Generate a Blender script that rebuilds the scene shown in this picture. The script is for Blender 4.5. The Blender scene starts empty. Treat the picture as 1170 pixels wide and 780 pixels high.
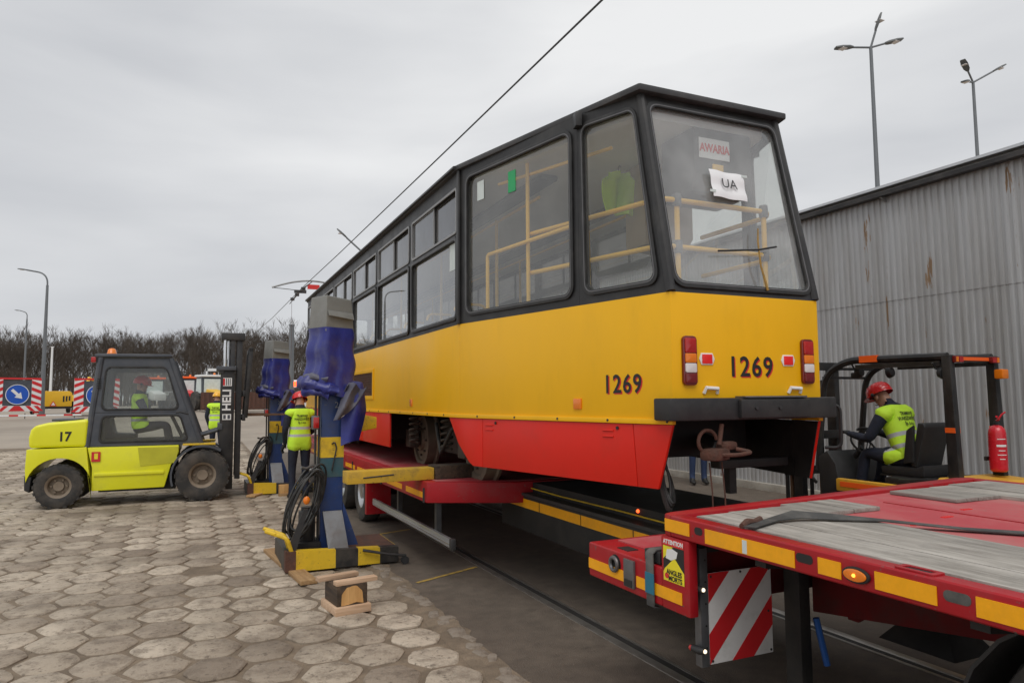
import bpy, bmesh, math, random
import numpy as np
from mathutils import Vector, Matrix, noise as mnoise
random.seed(7)
R = math.radians
scene = bpy.context.scene
COL = scene.collection

# ------------------------------------------------------------------ camera
YAW, PITCH, ROLL, EYE = 0.4307, 0.0796, -0.0069, 1.665
_w = Vector((math.sin(YAW)*math.cos(PITCH), math.cos(YAW)*math.cos(PITCH), math.sin(PITCH)))
_r = Vector((math.cos(YAW), -math.sin(YAW), 0)); _u = _r.cross(_w)
_r2 = _r*math.cos(ROLL) + _u*math.sin(ROLL); _u2 = -_r*math.sin(ROLL) + _u*math.cos(ROLL)
cam_data = bpy.data.cameras.new('camera'); cam = bpy.data.objects.new('camera', cam_data); COL.objects.link(cam)
cam_data.sensor_width = 36; cam_data.lens = 36*805/1170; cam_data.clip_start = 0.05; cam_data.clip_end = 2000
cam.matrix_world = Matrix(((_r2.x, _u2.x, -_w.x, 0), (_r2.y, _u2.y, -_w.y, 0), (_r2.z, _u2.z, -_w.z, EYE), (0, 0, 0, 1)))
scene.camera = cam

# ------------------------------------------------------------------ sky: an overcast layer over a daylight sky
SUN_EL, SUN_AZ = R(57), R(208)          # azimuth clockwise from +Y
world = bpy.data.worlds.new('World'); scene.world = world; world.use_nodes = True
nt = world.node_tree; N = nt.nodes; L = nt.links; N.clear()
out = N.new('ShaderNodeOutputWorld'); bg = N.new('ShaderNodeBackground'); bg.inputs[1].default_value = 0.1
sky = N.new('ShaderNodeTexSky'); sky.sky_type = 'NISHITA'; sky.sun_disc = False; sky.sun_elevation = SUN_EL; sky.sun_rotation = SUN_AZ
tc = N.new('ShaderNodeTexCoord'); mp = N.new('ShaderNodeMapping'); mp.inputs['Scale'].default_value = (1.0, 1.0, 4.0); mp.inputs['Location'].default_value = (33.3, 17.1, 7.2)
L.new(tc.outputs['Generated'], mp.inputs[0])
n1 = N.new('ShaderNodeTexNoise'); n1.inputs['Scale'].default_value = 1.5; n1.inputs['Detail'].default_value = 6; n1.inputs['Roughness'].default_value = .45; n1.inputs['Distortion'].default_value = .3
L.new(mp.outputs[0], n1.inputs[0])
cr = N.new('ShaderNodeValToRGB'); e = cr.color_ramp.elements
e[0].position = .30; e[0].color = (5.3, 5.45, 5.75, 1); e[1].position = .68; e[1].color = (8.4, 8.45, 8.5, 1)
L.new(n1.outputs['Fac'], cr.inputs[0])
mx = N.new('ShaderNodeMix'); mx.data_type = 'RGBA'; mx.inputs[0].default_value = .97
L.new(sky.outputs[0], mx.inputs[6]); L.new(cr.outputs[0], mx.inputs[7]); L.new(mx.outputs[2], bg.inputs[0]); L.new(bg.outputs[0], out.inputs[0])

sd = bpy.data.lights.new('sun', 'SUN'); sd.energy = 1.4; sd.angle = R(40); sd.color = (1, .975, .94)
sun = bpy.data.objects.new('sun', sd); COL.objects.link(sun)
_d = Vector((math.sin(SUN_AZ)*math.cos(SUN_EL), math.cos(SUN_AZ)*math.cos(SUN_EL), math.sin(SUN_EL)))
sun.rotation_euler = _d.to_track_quat('Z', 'Y').to_euler(); sun.location = _d*60

scene.view_settings.view_transform = 'Standard'; scene.view_settings.look = 'None'
scene.view_settings.exposure = 0.05; scene.view_settings.gamma = 1; scene.view_settings.use_curve_mapping = False
scene.cycles.max_bounces = 8; scene.cycles.transparent_max_bounces = 24; scene.cycles.use_denoising = True

# ------------------------------------------------------------------ materials
def _new(name):
    m = bpy.data.materials.new(name); m.use_nodes = True; t = m.node_tree; t.nodes.clear()
    o = t.nodes.new('ShaderNodeOutputMaterial'); return m, t, o
def c4(c): return (c[0], c[1], c[2], 1)
def mat(name, col, rough=.5, metal=0, var=.12, vs=5, bump=0, bs=60, dirt=None, ds=3.0, damt=.35, dlo=.45, coat=0, stretch=(1,1,1), rv=.08, spec=.5, scr=None, world=False, scs=26):
    """base colour with mottling, optional patches of dirt and scratches, fine relief"""
    m, t, o = _new(name); n = t.nodes; l = t.links
    p = n.new('ShaderNodeBsdfPrincipled'); l.new(p.outputs[0], o.inputs[0])
    p.inputs['Metallic'].default_value = metal; p.inputs['Coat Weight'].default_value = coat; p.inputs['Coat Roughness'].default_value = .12
    p.inputs['Specular IOR Level'].default_value = spec
    tc = n.new('ShaderNodeTexCoord'); mp = n.new('ShaderNodeMapping'); mp.inputs['Scale'].default_value = stretch
    if world:
        g = n.new('ShaderNodeNewGeometry'); l.new(g.outputs['Position'], mp.inputs[0])
    else: l.new(tc.outputs['Object'], mp.inputs[0])
    a = n.new('ShaderNodeTexNoise'); a.inputs['Scale'].default_value = vs; a.inputs['Detail'].default_value = 7; a.inputs['Roughness'].default_value = .62
    l.new(mp.outputs[0], a.inputs[0])
    rmp = n.new('ShaderNodeMapRange'); rmp.inputs[1].default_value = .25; rmp.inputs[2].default_value = .75; rmp.inputs[3].default_value = 1-var; rmp.inputs[4].default_value = 1+var
    l.new(a.outputs['Fac'], rmp.inputs[0])
    mul = n.new('ShaderNodeMix'); mul.data_type = 'RGBA'; mul.blend_type = 'MULTIPLY'; mul.inputs[0].default_value = 1; mul.inputs[6].default_value = c4(col)
    l.new(rmp.outputs[0], mul.inputs[7]); cur = mul.outputs[2]
    if dirt is not None:
        b = n.new('ShaderNodeTexNoise'); b.inputs['Scale'].default_value = ds; b.inputs['Detail'].default_value = 9; b.inputs['Roughness'].default_value = .68
        l.new(mp.outputs[0], b.inputs[0])
        r2 = n.new('ShaderNodeMapRange'); r2.inputs[1].default_value = dlo; r2.inputs[2].default_value = dlo+.27; r2.inputs[3].default_value = 0; r2.inputs[4].default_value = damt
        l.new(b.outputs['Fac'], r2.inputs[0])
        m2 = n.new('ShaderNodeMix'); m2.data_type = 'RGBA'; l.new(r2.outputs[0], m2.inputs[0]); l.new(cur, m2.inputs[6]); m2.inputs[7].default_value = c4(dirt); cur = m2.outputs[2]
    if scr is not None:
        b = n.new('ShaderNodeTexNoise'); b.inputs['Scale'].default_value = scs; b.inputs['Detail'].default_value = 5; b.inputs['Roughness'].default_value = .75
        l.new(mp.outputs[0], b.inputs[0])
        r2 = n.new('ShaderNodeMapRange'); r2.inputs[1].default_value = .635; r2.inputs[2].default_value = .66
        l.new(b.outputs['Fac'], r2.inputs[0])
        m2 = n.new('ShaderNodeMix'); m2.data_type = 'RGBA'; l.new(r2.outputs[0], m2.inputs[0]); l.new(cur, m2.inputs[6]); m2.inputs[7].default_value = c4(scr); cur = m2.outputs[2]
    l.new(cur, p.inputs['Base Color'])
    r3 = n.new('ShaderNodeMapRange'); r3.inputs[1].default_value = .3; r3.inputs[2].default_value = .7; r3.inputs[3].default_value = max(.03, rough-rv); r3.inputs[4].default_value = min(1, rough+rv)
    l.new(a.outputs['Fac'], r3.inputs[0]); l.new(r3.outputs[0], p.inputs['Roughness'])
    if bump:
        c = n.new('ShaderNodeTexNoise'); c.inputs['Scale'].default_value = bs; c.inputs['Detail'].default_value = 6; c.inputs['Roughness'].default_value = .6
        l.new(mp.outputs[0], c.inputs[0]); bp = n.new('ShaderNodeBump'); bp.inputs['Strength'].default_value = bump; bp.inputs['Distance'].default_value = .02
        l.new(c.outputs['Fac'], bp.inputs['Height']); l.new(bp.outputs[0], p.inputs['Normal'])
    return m
def glass(name, tint=(.86,.88,.87), dust_sheen=.05, rough=.01, dcol=(.6,.6,.58)):
    m, t, o = _new(name); n = t.nodes; l = t.links
    tr = n.new('ShaderNodeBsdfTransparent'); tr.inputs[0].default_value = c4(tint)
    gl = n.new('ShaderNodeBsdfGlossy'); gl.inputs['Roughness'].default_value = rough; gl.inputs['Color'].default_value = (.95, .97, 1, 1)
    fr = n.new('ShaderNodeFresnel'); fr.inputs[0].default_value = 1.52
    ge = n.new('ShaderNodeNewGeometry'); iv = n.new('ShaderNodeMath'); iv.operation = 'SUBTRACT'; iv.inputs[0].default_value = 1; l.new(ge.outputs['Backfacing'], iv.inputs[1])
    mu = n.new('ShaderNodeMath'); mu.operation = 'MULTIPLY'; l.new(iv.outputs[0], mu.inputs[0]); l.new(fr.outputs[0], mu.inputs[1]); m17 = n.new('ShaderNodeMath'); m17.operation = 'MULTIPLY'; m17.use_clamp = True; m17.inputs[1].default_value = 1.7; l.new(mu.outputs[0], m17.inputs[0]); mu = m17
    mm = n.new('ShaderNodeMixShader'); l.new(mu.outputs[0], mm.inputs[0]); l.new(tr.outputs[0], mm.inputs[1]); l.new(gl.outputs[0], mm.inputs[2])
    df = n.new('ShaderNodeBsdfDiffuse'); df.inputs[0].default_value = c4(dcol)
    tc = n.new('ShaderNodeTexCoord'); no = n.new('ShaderNodeTexNoise'); no.inputs['Scale'].default_value = 2.3; no.inputs['Detail'].default_value = 8; no.inputs['Roughness'].default_value = .6
    l.new(tc.outputs['Object'], no.inputs[0]); mr = n.new('ShaderNodeMapRange'); mr.inputs[1].default_value = .3; mr.inputs[2].default_value = .8; mr.inputs[3].default_value = dust_sheen*.5; mr.inputs[4].default_value = dust_sheen*1.8
    l.new(no.outputs['Fac'], mr.inputs[0])
    m2 = n.new('ShaderNodeMixShader'); l.new(mr.outputs[0], m2.inputs[0]); l.new(mm.outputs[0], m2.inputs[1]); l.new(df.outputs[0], m2.inputs[2]); l.new(m2.outputs[0], o.inputs[0])
    return m
def lampmat(name, col, strength):
    m, t, o = _new(name); p = t.nodes.new('ShaderNodeBsdfPrincipled'); t.links.new(p.outputs[0], o.inputs[0])
    p.inputs['Base Color'].default_value = c4(col); p.inputs['Roughness'].default_value = .2
    p.inputs['Emission Color'].default_value = c4(col); p.inputs['Emission Strength'].default_value = strength
    return m
def wood(name, a, b, scale=9, axis=0, rough=.8, dirt=None):
    st = [1.0, 1.0, 1.0]; st[axis] = .08
    m, t, o = _new(name); n = t.nodes; l = t.links
    p = n.new('ShaderNodeBsdfPrincipled'); p.inputs['Roughness'].default_value = rough; l.new(p.outputs[0], o.inputs[0])
    tc = n.new('ShaderNodeTexCoord'); oi = n.new('ShaderNodeObjectInfo'); mp = n.new('ShaderNodeMapping'); mp.inputs['Scale'].default_value = st
    ad = n.new('ShaderNodeVectorMath'); ad.operation = 'ADD'; sc = n.new('ShaderNodeVectorMath'); sc.operation = 'SCALE'; sc.inputs[0].default_value = (7, 13, 5)
    l.new(oi.outputs['Random'], sc.inputs['Scale']); l.new(tc.outputs['Object'], mp.inputs[0]); l.new(mp.outputs[0], ad.inputs[0]); l.new(sc.outputs[0], ad.inputs[1])
    no = n.new('ShaderNodeTexNoise'); no.inputs['Scale'].default_value = scale*3; no.inputs['Detail'].default_value = 8; no.inputs['Roughness'].default_value = .7; no.inputs['Distortion'].default_value = .6
    l.new(ad.outputs[0], no.inputs[0]); r = n.new('ShaderNodeValToRGB'); r.color_ramp.elements[0].position = .33; r.color_ramp.elements[0].color = c4(a); r.color_ramp.elements[1].position = .68; r.color_ramp.elements[1].color = c4(b)
    l.new(no.outputs['Fac'], r.inputs[0]); cur = r.outputs[0]
    mr = n.new('ShaderNodeMapRange'); mr.inputs[3].default_value = .75; mr.inputs[4].default_value = 1.15; l.new(oi.outputs['Random'], mr.inputs[0])
    mu = n.new('ShaderNodeMix'); mu.data_type = 'RGBA'; mu.blend_type = 'MULTIPLY'; mu.inputs[0].default_value = 1; l.new(cur, mu.inputs[6]); l.new(mr.outputs[0], mu.inputs[7]); cur = mu.outputs[2]
    if dirt:
        b2 = n.new('ShaderNodeTexNoise'); b2.inputs['Scale'].default_value = 5; b2.inputs['Detail'].default_value = 8; b2.inputs['Roughness'].default_value = .7; l.new(tc.outputs['Object'], b2.inputs[0])
        r2 = n.new('ShaderNodeMapRange'); r2.inputs[1].default_value = .5; r2.inputs[2].default_value = .75; r2.inputs[4].default_value = .7; l.new(b2.outputs['Fac'], r2.inputs[0])
        m2 = n.new('ShaderNodeMix'); m2.data_type = 'RGBA'; l.new(r2.outputs[0], m2.inputs[0]); l.new(cur, m2.inputs[6]); m2.inputs[7].default_value = c4(dirt); cur = m2.outputs[2]
    l.new(cur, p.inputs['Base Color'])
    bp = n.new('ShaderNodeBump'); bp.inputs['Strength'].default_value = .35; bp.inputs['Distance'].default_value = .01; l.new(no.outputs['Fac'], bp.inputs['Height']); l.new(bp.outputs[0], p.inputs['Normal'])
    return m

M = {}
DUST = (.22, .185, .14)
M['yellow'] = mat('tram_yellow', (.86, .46, .006), .40, var=.04, vs=2.2, dirt=(.50, .27, .02), ds=2.4, damt=.25, dlo=.52, coat=.06, spec=.3, stretch=(1, 1, .35))
M['tram_red'] = mat('tram_red', (.66, .016, .006), .42, var=.06, vs=2.5, dirt=(.30, .04, .02), ds=3, damt=.3, dlo=.52, coat=.04, spec=.3)
M['tram_black'] = mat('tram_black', (.022, .022, .023), .45, var=.25, vs=4, dirt=(.10, .095, .085), ds=3, damt=.35, dlo=.46, spec=.4)
M['rubber'] = mat('rubber', (.014, .014, .014), .45, var=.25, vs=8, dirt=(.10, .095, .09), ds=5, damt=.35)
M['alu'] = mat('aluminium', (.52, .53, .54), .38, metal=.85, var=.12, vs=8, dirt=(.2, .18, .16), ds=4, damt=.3)
M['alu_dull'] = mat('aluminium_dull', (.30, .30, .30), .5, metal=.5, var=.12, vs=8)
M['roof'] = mat('roof_dark', (.045, .045, .047), .6, var=.3, vs=2, dirt=(.15, .14, .13), ds=2, damt=.5)
M['inner'] = mat('interior_grey', (.78, .76, .72), .6, var=.06, vs=2)
M['inner_dark'] = mat('interior_dark', (.07, .065, .06), .7, var=.2, vs=4)
M['inner_beige'] = mat('interior_beige', (.36, .25, .13), .5, var=.12, vs=3)
M['rail_yellow'] = mat('handrail_yellow', (.95, .55, .06), .35, var=.05, vs=6)
M['joint_grey'] = mat('joint_grey', (.13, .13, .135), .5)
M['seat_grey'] = mat('seat_shell', (.16, .16, .17), .5, var=.1)
M['glass'] = glass('tram_glass', (.93, .94, .92), .075)
M['glass_rear'] = glass('tram_rear_glass', (.94, .95, .94), .13, dcol=(.80, .81, .81))  # whitened film beyond real dust paints in the veil of reflected sky
M['glass_dark'] = glass('vent_glass', (.42, .41, .40), .22, dcol=(.20, .19, .18))
M['glass_cab'] = glass('cab_glass', (.88, .90, .89), .035)
M['chassis'] = mat('chassis_black', (.016, .0155, .015), .7, var=.3, vs=5, dirt=(.05, .042, .034), ds=5, damt=.6)
M['bogie'] = mat('bogie_grime', (.05, .042, .033), .75, var=.35, vs=7, dirt=(.12, .10, .075), ds=6, damt=.6, bump=.3)
M['wheel_steel'] = mat('wheel_steel', (.17, .135, .10), .6, metal=.3, var=.3, vs=6, dirt=(.22, .18, .13), ds=5, damt=.6)
M['rust'] = mat('rusty_red', (.10, .042, .027), .8, var=.45, vs=14, dirt=(.055, .042, .034), ds=8, damt=.7, bump=.4)
M['white'] = mat('white_paint', (.78, .78, .77), .45, var=.04, vs=4)
M['paper'] = mat('white_paper', (.82, .82, .83), .7, var=.02)
M['ink'] = mat('black_print', (.015, .015, .015), .6, var=.1)
M['ink_grey'] = mat('grey_print', (.06, .06, .065), .6, var=.1)
M['ink_red'] = mat('red_print', (.65, .03, .025), .5, var=.05)
M['lens_red'] = mat('lens_red', (.42, .012, .012), .18, var=.2, vs=9, coat=.5)
M['lens_dark_red'] = mat('lens_dark_red', (.16, .008, .010), .2, var=.2, vs=9, coat=.5)
M['lens_orange'] = mat('lens_orange', (.80, .20, .01), .22, var=.1, vs=9, coat=.4)
M['lens_white'] = mat('lens_white', (.70, .66, .64), .2, var=.08, coat=.4)
M['refl_red'] = mat('reflector_red', (.80, .02, .02), .3, var=.05)
M['refl_yellow'] = mat('reflective_tape_yellow', (.92, .40, .0), .45, var=.08, vs=30, dirt=(.40, .20, .03), ds=4, damt=.4, dlo=.5)
M['refl_orange'] = mat('reflective_tape_orange', (.95, .13, .015), .4, var=.05)
M['trailer_red'] = mat('trailer_red', (.36, .008, .014), .42, var=.14, vs=3, dirt=(.25, .06, .06), ds=5, damt=.6, dlo=.50, scr=(.13, .09, .085), coat=.0, spec=.35)
M['trailer_red_deck'] = mat('trailer_deck_red', (.47, .062, .074), .65, var=.16, vs=2.2, dirt=(.38, .20, .18), ds=2.2, damt=.75, spec=.3, dlo=.40, scr=(.30, .14, .13), stretch=(1, .6, 1))
M['plank'] = wood('grey_weathered_plank', (.19, .172, .148), (.47, .44, .395), 7, 1, .85, dirt=(.14, .13, .115))
M['pine'] = wood('pine_board', (.33, .185, .075), (.58, .37, .18), 8, 0, .8, dirt=(.20, .12, .06))
M['pine_pale'] = wood('pale_batten', (.42, .27, .165), (.62, .44, .30), 10, 0, .8)
M['timber_dark'] = wood('dark_timber', (.025, .018, .013), (.10, .065, .04), 7, 1, .85)
M['timber_end'] = wood('cut_timber', (.40, .20, .06), (.66, .40, .16), 5, 2, .8)
M['beam_yellow'] = mat('beam_yellow', (.62, .38, .03), .6, var=.15, vs=6, dirt=(.16, .11, .05), ds=6, damt=.8, dlo=.48, scr=(.10, .07, .04))
M['hazard_yellow'] = mat('hazard_yellow', (.72, .47, .02), .5, var=.12, vs=6, dirt=(.13, .08, .035), ds=6, damt=.75, dlo=.5, scr=(.09, .06, .03))
M['hazard_black'] = mat('hazard_black', (.018, .018, .018), .5, var=.25, vs=6, dirt=(.11, .09, .07), ds=6, damt=.5)
M['jack_blue'] = mat('jack_blue', (.022, .055, .19), .42, var=.18, vs=5, dirt=(.05, .055, .08), ds=4, damt=.6, scr=(.12, .12, .13))
M['jack_teal'] = mat('jack_teal', (.03, .10, .13), .5, var=.2, vs=6, dirt=(.08, .08, .06), ds=6, damt=.6)
M['tarp_blue'] = mat('tarp_blue', (.022, .028, .20), .36, var=.18, vs=6, dirt=(.12, .115, .15), ds=3.2, damt=.55, dlo=.5, bump=.25, bs=14)
M['tarp_inside'] = mat('tarp_lining', (.11, .11, .14), .55, var=.2, vs=6, dirt=(.06, .06, .13), ds=4, damt=.7)
M['tarp_grey'] = mat('tarp_grey', (.22, .22, .205), .55, var=.12, vs=5, dirt=(.15, .14, .12), ds=4, damt=.5, bump=.2, bs=12)
M['steel'] = mat('bare_steel', (.16, .165, .175), .45, metal=.6, var=.2, vs=7, dirt=(.10, .07, .05), ds=6, damt=.5)
M['steel_dark'] = mat('dark_steel', (.04, .04, .042), .5, metal=.3, var=.25, vs=7, dirt=(.10, .085, .07), ds=6, damt=.4)
M['chrome'] = mat('chrome_rod', (.75, .76, .78), .15, metal=1, var=.05)
M['cable'] = mat('black_cable', (.022, .022, .022), .55, var=.3, vs=30, dirt=(.10, .09, .08), ds=9, damt=.6)
M['tyre'] = mat('tyre', (.032, .031, .030), .85, var=.25, vs=9, dirt=(.15, .125, .10), ds=4, damt=.55, dlo=.42, bump=.2)
M['lift_yellow'] = mat('forklift_lime', (.80, .79, .016), .42, var=.05, vs=2.5, dirt=(.40, .38, .09), ds=2.5, damt=.4, dlo=.52, coat=.2)
M['lift_soot'] = mat('soot_stain', (.22, .20, .05), .6, var=.4, vs=14)
M['lift_grey'] = mat('forklift_charcoal', (.062, .070, .085), .45, var=.15, vs=4, dirt=(.13, .125, .12), ds=4, damt=.4)
M['lift_black'] = mat('forklift_black', (.017, .017, .018), .45, var=.2, vs=6, dirt=(.07, .06, .05), ds=6, damt=.35, scr=(.08, .04, .03))
M['plastic'] = mat('black_plastic', (.022, .022, .023), .55, var=.2, vs=8, bump=.1)
M['rim_brown'] = mat('dusty_rim', (.21, .165, .12), .7, var=.3, vs=9, dirt=(.24, .19, .14), ds=6, damt=.6)
M['fork_rust'] = mat('fork_steel', (.15, .085, .05), .65, metal=.3, var=.3, vs=9)
M['skin'] = mat('skin', (.48, .27, .19), .5, var=.08, vs=14)
M['navy'] = mat('navy_workwear', (.012, .016, .032), .8, var=.3, vs=12, bump=.5, bs=22)
M['glove'] = mat('black_glove', (.015, .015, .016), .7, var=.2, vs=12)
M['boot'] = mat('black_boot', (.014, .013, .012), .6, var=.2)
M['hivis'] = mat('hi_vis_yellow', (.60, .93, .045), .65, var=.06, vs=9, bump=.35, bs=20)
M['hivis_band'] = mat('reflective_band', (.42, .44, .45), .35, metal=.3, var=.06)
M['helmet_red'] = mat('helmet_red', (.62, .018, .02), .28, var=.06, coat=.4)
M['helmet_yellow'] = mat('helmet_yellow', (.90, .45, .02), .3, var=.06, coat=.3)
M['extinguisher'] = mat('extinguisher_red', (.60, .015, .028), .28, var=.05, coat=.4)
M['lamp_pole'] = mat('galvanised_pole', (.17, .18, .19), .5, metal=.4, var=.12, vs=2)
M['lamp_head'] = mat('lamp_head', (.10, .105, .105), .5, var=.1)
M['sign_red'] = mat('sign_red', (.62, .02, .025), .42, var=.06, vs=6, dirt=(.30, .12, .10), ds=7, damt=.3, dlo=.55)
M['sign_white'] = mat('sign_white', (.76, .76, .75), .42, var=.05, vs=6, dirt=(.38, .36, .32), ds=9, damt=.45, dlo=.53)
M['sign_blue'] = mat('sign_blue', (.012, .09, .48), .4, var=.05)
M['machine_yellow'] = mat('machine_yellow', (.78, .45, .02), .45, var=.08, vs=2)
M['wire'] = mat('overhead_wire', (.06, .06, .06), .5)
M['teal'] = mat('teal_strap', (.02, .16, .24), .7, var=.15)
M['strap'] = mat('worn_webbing', (.05, .05, .049), .75, var=.3, vs=14, dirt=(.17, .16, .14), ds=7, damt=.6)
M['amber_lit'] = lampmat('amber_lamp_lit', (1.0, .38, .04), 3.0)
M['white_lit'] = lampmat('white_lamp_lit', (1.0, .82, .58), 1.6)
M['red_lit'] = lampmat('red_lamp_lit', (1.0, .10, .02), 3.0)
M['sticker_green'] = mat('sticker_green', (.02, .36, .12), .5)
M['sticker_pale'] = mat('sticker_pale', (.62, .68, .66), .6)
M['blue_handle'] = mat('blue_handle', (.02, .10, .36), .45, var=.1)
M['wiper_gold'] = mat('worn_gold_wiper', (.30, .17, .03), .6, var=.3, vs=20)
M['label_yellow'] = mat('label_yellow', (.88, .74, .02), .45, var=.05, dirt=(.4, .35, .1), ds=14, damt=.4)

M['underframe_red'] = mat('shaded_underframe_red', (.12, .008, .009), .75, var=.3, vs=5, dirt=(.045, .03, .025), ds=4, damt=.8, dlo=.42, spec=.25)  # red darkened: the shade below the deck is put into the colour
# ------------------------------------------------------------------ mesh helpers
class B:
    """collects shapes, builds ONE mesh object"""
    def __init__(s): s.v = []; s.f = []; s.m = []; s.mi = 0
    def add(s, vs, fs):
        o = len(s.v); s.v.extend([tuple(v) for v in vs]); s.f.extend([tuple(i+o for i in f) for f in fs]); s.m.extend([s.mi]*len(fs)); return s
    def box(s, c, d, rot=None):
        x, y, z = d[0]/2, d[1]/2, d[2]/2
        vs = [Vector(p) for p in ((-x,-y,-z),(x,-y,-z),(x,y,-z),(-x,y,-z),(-x,-y,z),(x,-y,z),(x,y,z),(-x,y,z))]
        if rot is not None:
            vs = [rot @ v for v in vs]
        c = Vector(c); return s.add([v+c for v in vs], [(0,3,2,1),(4,5,6,7),(0,1,5,4),(1,2,6,5),(2,3,7,6),(3,0,4,7)])
    def bb(s, x0, x1, y0, y1, z0, z1): return s.box(((x0+x1)/2, (y0+y1)/2, (z0+z1)/2), (x1-x0, y1-y0, z1-z0))
    def hexa(s, p): return s.add(p, [(0,3,2,1),(4,5,6,7),(0,1,5,4),(1,2,6,5),(2,3,7,6),(3,0,4,7)])
    def prism(s, poly, a0, a1, axis='y'):
        """2-D outline swept along an axis: 'y' takes (x,z), 'x' takes (y,z), 'z' takes (x,y)"""
        f = {'y': lambda p, a: (p[0], a, p[1]), 'x': lambda p, a: (a, p[0], p[1]), 'z': lambda p, a: (p[0], p[1], a)}[axis]
        n = len(poly); vs = [f(p, a0) for p in poly]+[f(p, a1) for p in poly]
        fs = [tuple(range(n)), tuple(range(2*n-1, n-1, -1))]+[(i, (i+1) % n, n+(i+1) % n, n+i) for i in range(n)]
        return s.add(vs, fs)
    def cyl(s, p0, p1, r0, r1=None, n=16):
        return s.loft([(Vector(p0), r0), (Vector(p1), r0 if r1 is None else r1)], n)
    def loft(s, secs, n=16):
        a = (secs[-1][0]-secs[0][0]).normalized(); q = a.to_track_quat('Z', 'Y'); vs = []; fs = []
        for c, r in secs:
            for k in range(n):
                t = 2*math.pi*k/n; vs.append(Vector(c)+q @ Vector((r*math.cos(t), r*math.sin(t), 0)))
        m = len(secs)
        for j in range(m-1):
            for k in range(n): fs.append((j*n+k, j*n+(k+1) % n, (j+1)*n+(k+1) % n, (j+1)*n+k))
        fs.append(tuple(range(n-1, -1, -1))); fs.append(tuple(range((m-1)*n, m*n)))
        return s.add(vs, fs)
    def lathe(s, prof, c, axis=(0,0,1), n=24, closed=False):
        """prof: (radius, height) pairs along the axis"""
        q = Vector(axis).normalized().to_track_quat('Z', 'Y'); c = Vector(c); vs = []; fs = []; m = len(prof)
        for r, h in prof:
            for k in range(n):
                t = 2*math.pi*k/n; vs.append(c+q @ Vector((r*math.cos(t), r*math.sin(t), h)))
        for j in range(m if closed else m-1):
            j2 = (j+1) % m
            for k in range(n): fs.append((j*n+k, j*n+(k+1) % n, j2*n+(k+1) % n, j2*n+k))
        if not closed:
            fs.append(tuple(range(n-1, -1, -1))); fs.append(tuple(range((m-1)*n, m*n)))
        return s.add(vs, fs)
    def tube(s, pts, r, n=8, closed=False):
        pts = [Vector(p) for p in pts]; m = len(pts); vs = []; fs = []
        rr = r if hasattr(r, '__len__') else [r]*m
        up = None
        for i, p in enumerate(pts):
            if closed: d = pts[(i+1) % m]-pts[i-1]
            else: d = pts[min(i+1, m-1)]-pts[max(i-1, 0)]
            d.normalize()
            if up is None:
                up = Vector((0,0,1)) if abs(d.z) < .9 else Vector((1,0,0))
            x = d.cross(up).normalized(); up = x.cross(d).normalized()
            for k in range(n):
                t = 2*math.pi*k/n; vs.append(p+x*(rr[i]*math.cos(t))+up*(rr[i]*math.sin(t)))
        for j in range(m if closed else m-1):
            j2 = (j+1) % m
            for k in range(n): fs.append((j*n+k, j2*n+k, j2*n+(k+1) % n, j*n+(k+1) % n))
        if not closed: fs.append(tuple(range(n))); fs.append(tuple(range(m*n-1, (m-1)*n-1, -1)))
        return s.add(vs, fs)
    def ball(s, c, r, n=12, sq=(1,1,1)):
        m = n//2; vs = [(c[0], c[1], c[2]-r*sq[2])]; fs = []
        for j in range(1, m):
            a = math.pi*j/m
            for k in range(n):
                t = 2*math.pi*k/n; vs.append((c[0]+r*sq[0]*math.sin(a)*math.cos(t), c[1]+r*sq[1]*math.sin(a)*math.sin(t), c[2]-r*sq[2]*math.cos(a)))
        vs.append((c[0], c[1], c[2]+r*sq[2])); top = len(vs)-1
        for k in range(n): fs.append((0, 1+(k+1) % n, 1+k)); fs.append((top, 1+(m-2)*n+k, 1+(m-2)*n+(k+1) % n))
        for j in range(m-2):
            for k in range(n): fs.append((1+j*n+k, 1+j*n+(k+1) % n, 1+(j+1)*n+(k+1) % n, 1+(j+1)*n+k))
        return s.add(vs, fs)
    def sheet(s, rows, th=.006):
        """a grid of points thickened along its normals: cloth, straps, flaps"""
        nr, nc = len(rows), len(rows[0]); P = [[Vector(p) for p in r] for r in rows]; nrm = [[None]*nc for _ in range(nr)]
        for i in range(nr):
            for j in range(nc):
                a = P[min(i+1, nr-1)][j]-P[max(i-1, 0)][j]; b = P[i][min(j+1, nc-1)]-P[i][max(j-1, 0)]
                x = a.cross(b); nrm[i][j] = x.normalized() if x.length > 1e-9 else Vector((0,0,1))
        vs = [P[i][j]+nrm[i][j]*th/2 for i in range(nr) for j in range(nc)]+[P[i][j]-nrm[i][j]*th/2 for i in range(nr) for j in range(nc)]
        k = nr*nc; fs = []
        for i in range(nr-1):
            for j in range(nc-1):
                a, b, c, d = i*nc+j, i*nc+j+1, (i+1)*nc+j+1, (i+1)*nc+j
                fs.append((a, d, c, b)); fs.append((a+k, b+k, c+k, d+k))
        for i in range(nr-1): fs.append((i*nc, i*nc+k, (i+1)*nc+k, (i+1)*nc)); e = i*nc+nc-1; fs.append((e, e+nc, e+nc+k, e+k))
        for j in range(nc-1): fs.append((j, j+1, j+1+k, j+k)); e = (nr-1)*nc+j; fs.append((e, e+k, e+1+k, e+1))
        return s.add(vs, fs)
    def jag(s, amp, sc, seed=0):
        s.v = [tuple(Vector(v)+Vector((mnoise.noise(Vector(v)*sc+Vector((seed, 1, 2))), mnoise.noise(Vector(v)*sc+Vector((3, seed, 5))), mnoise.noise(Vector(v)*sc+Vector((7, 4, seed)))))*amp) for v in s.v]; return s
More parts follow.
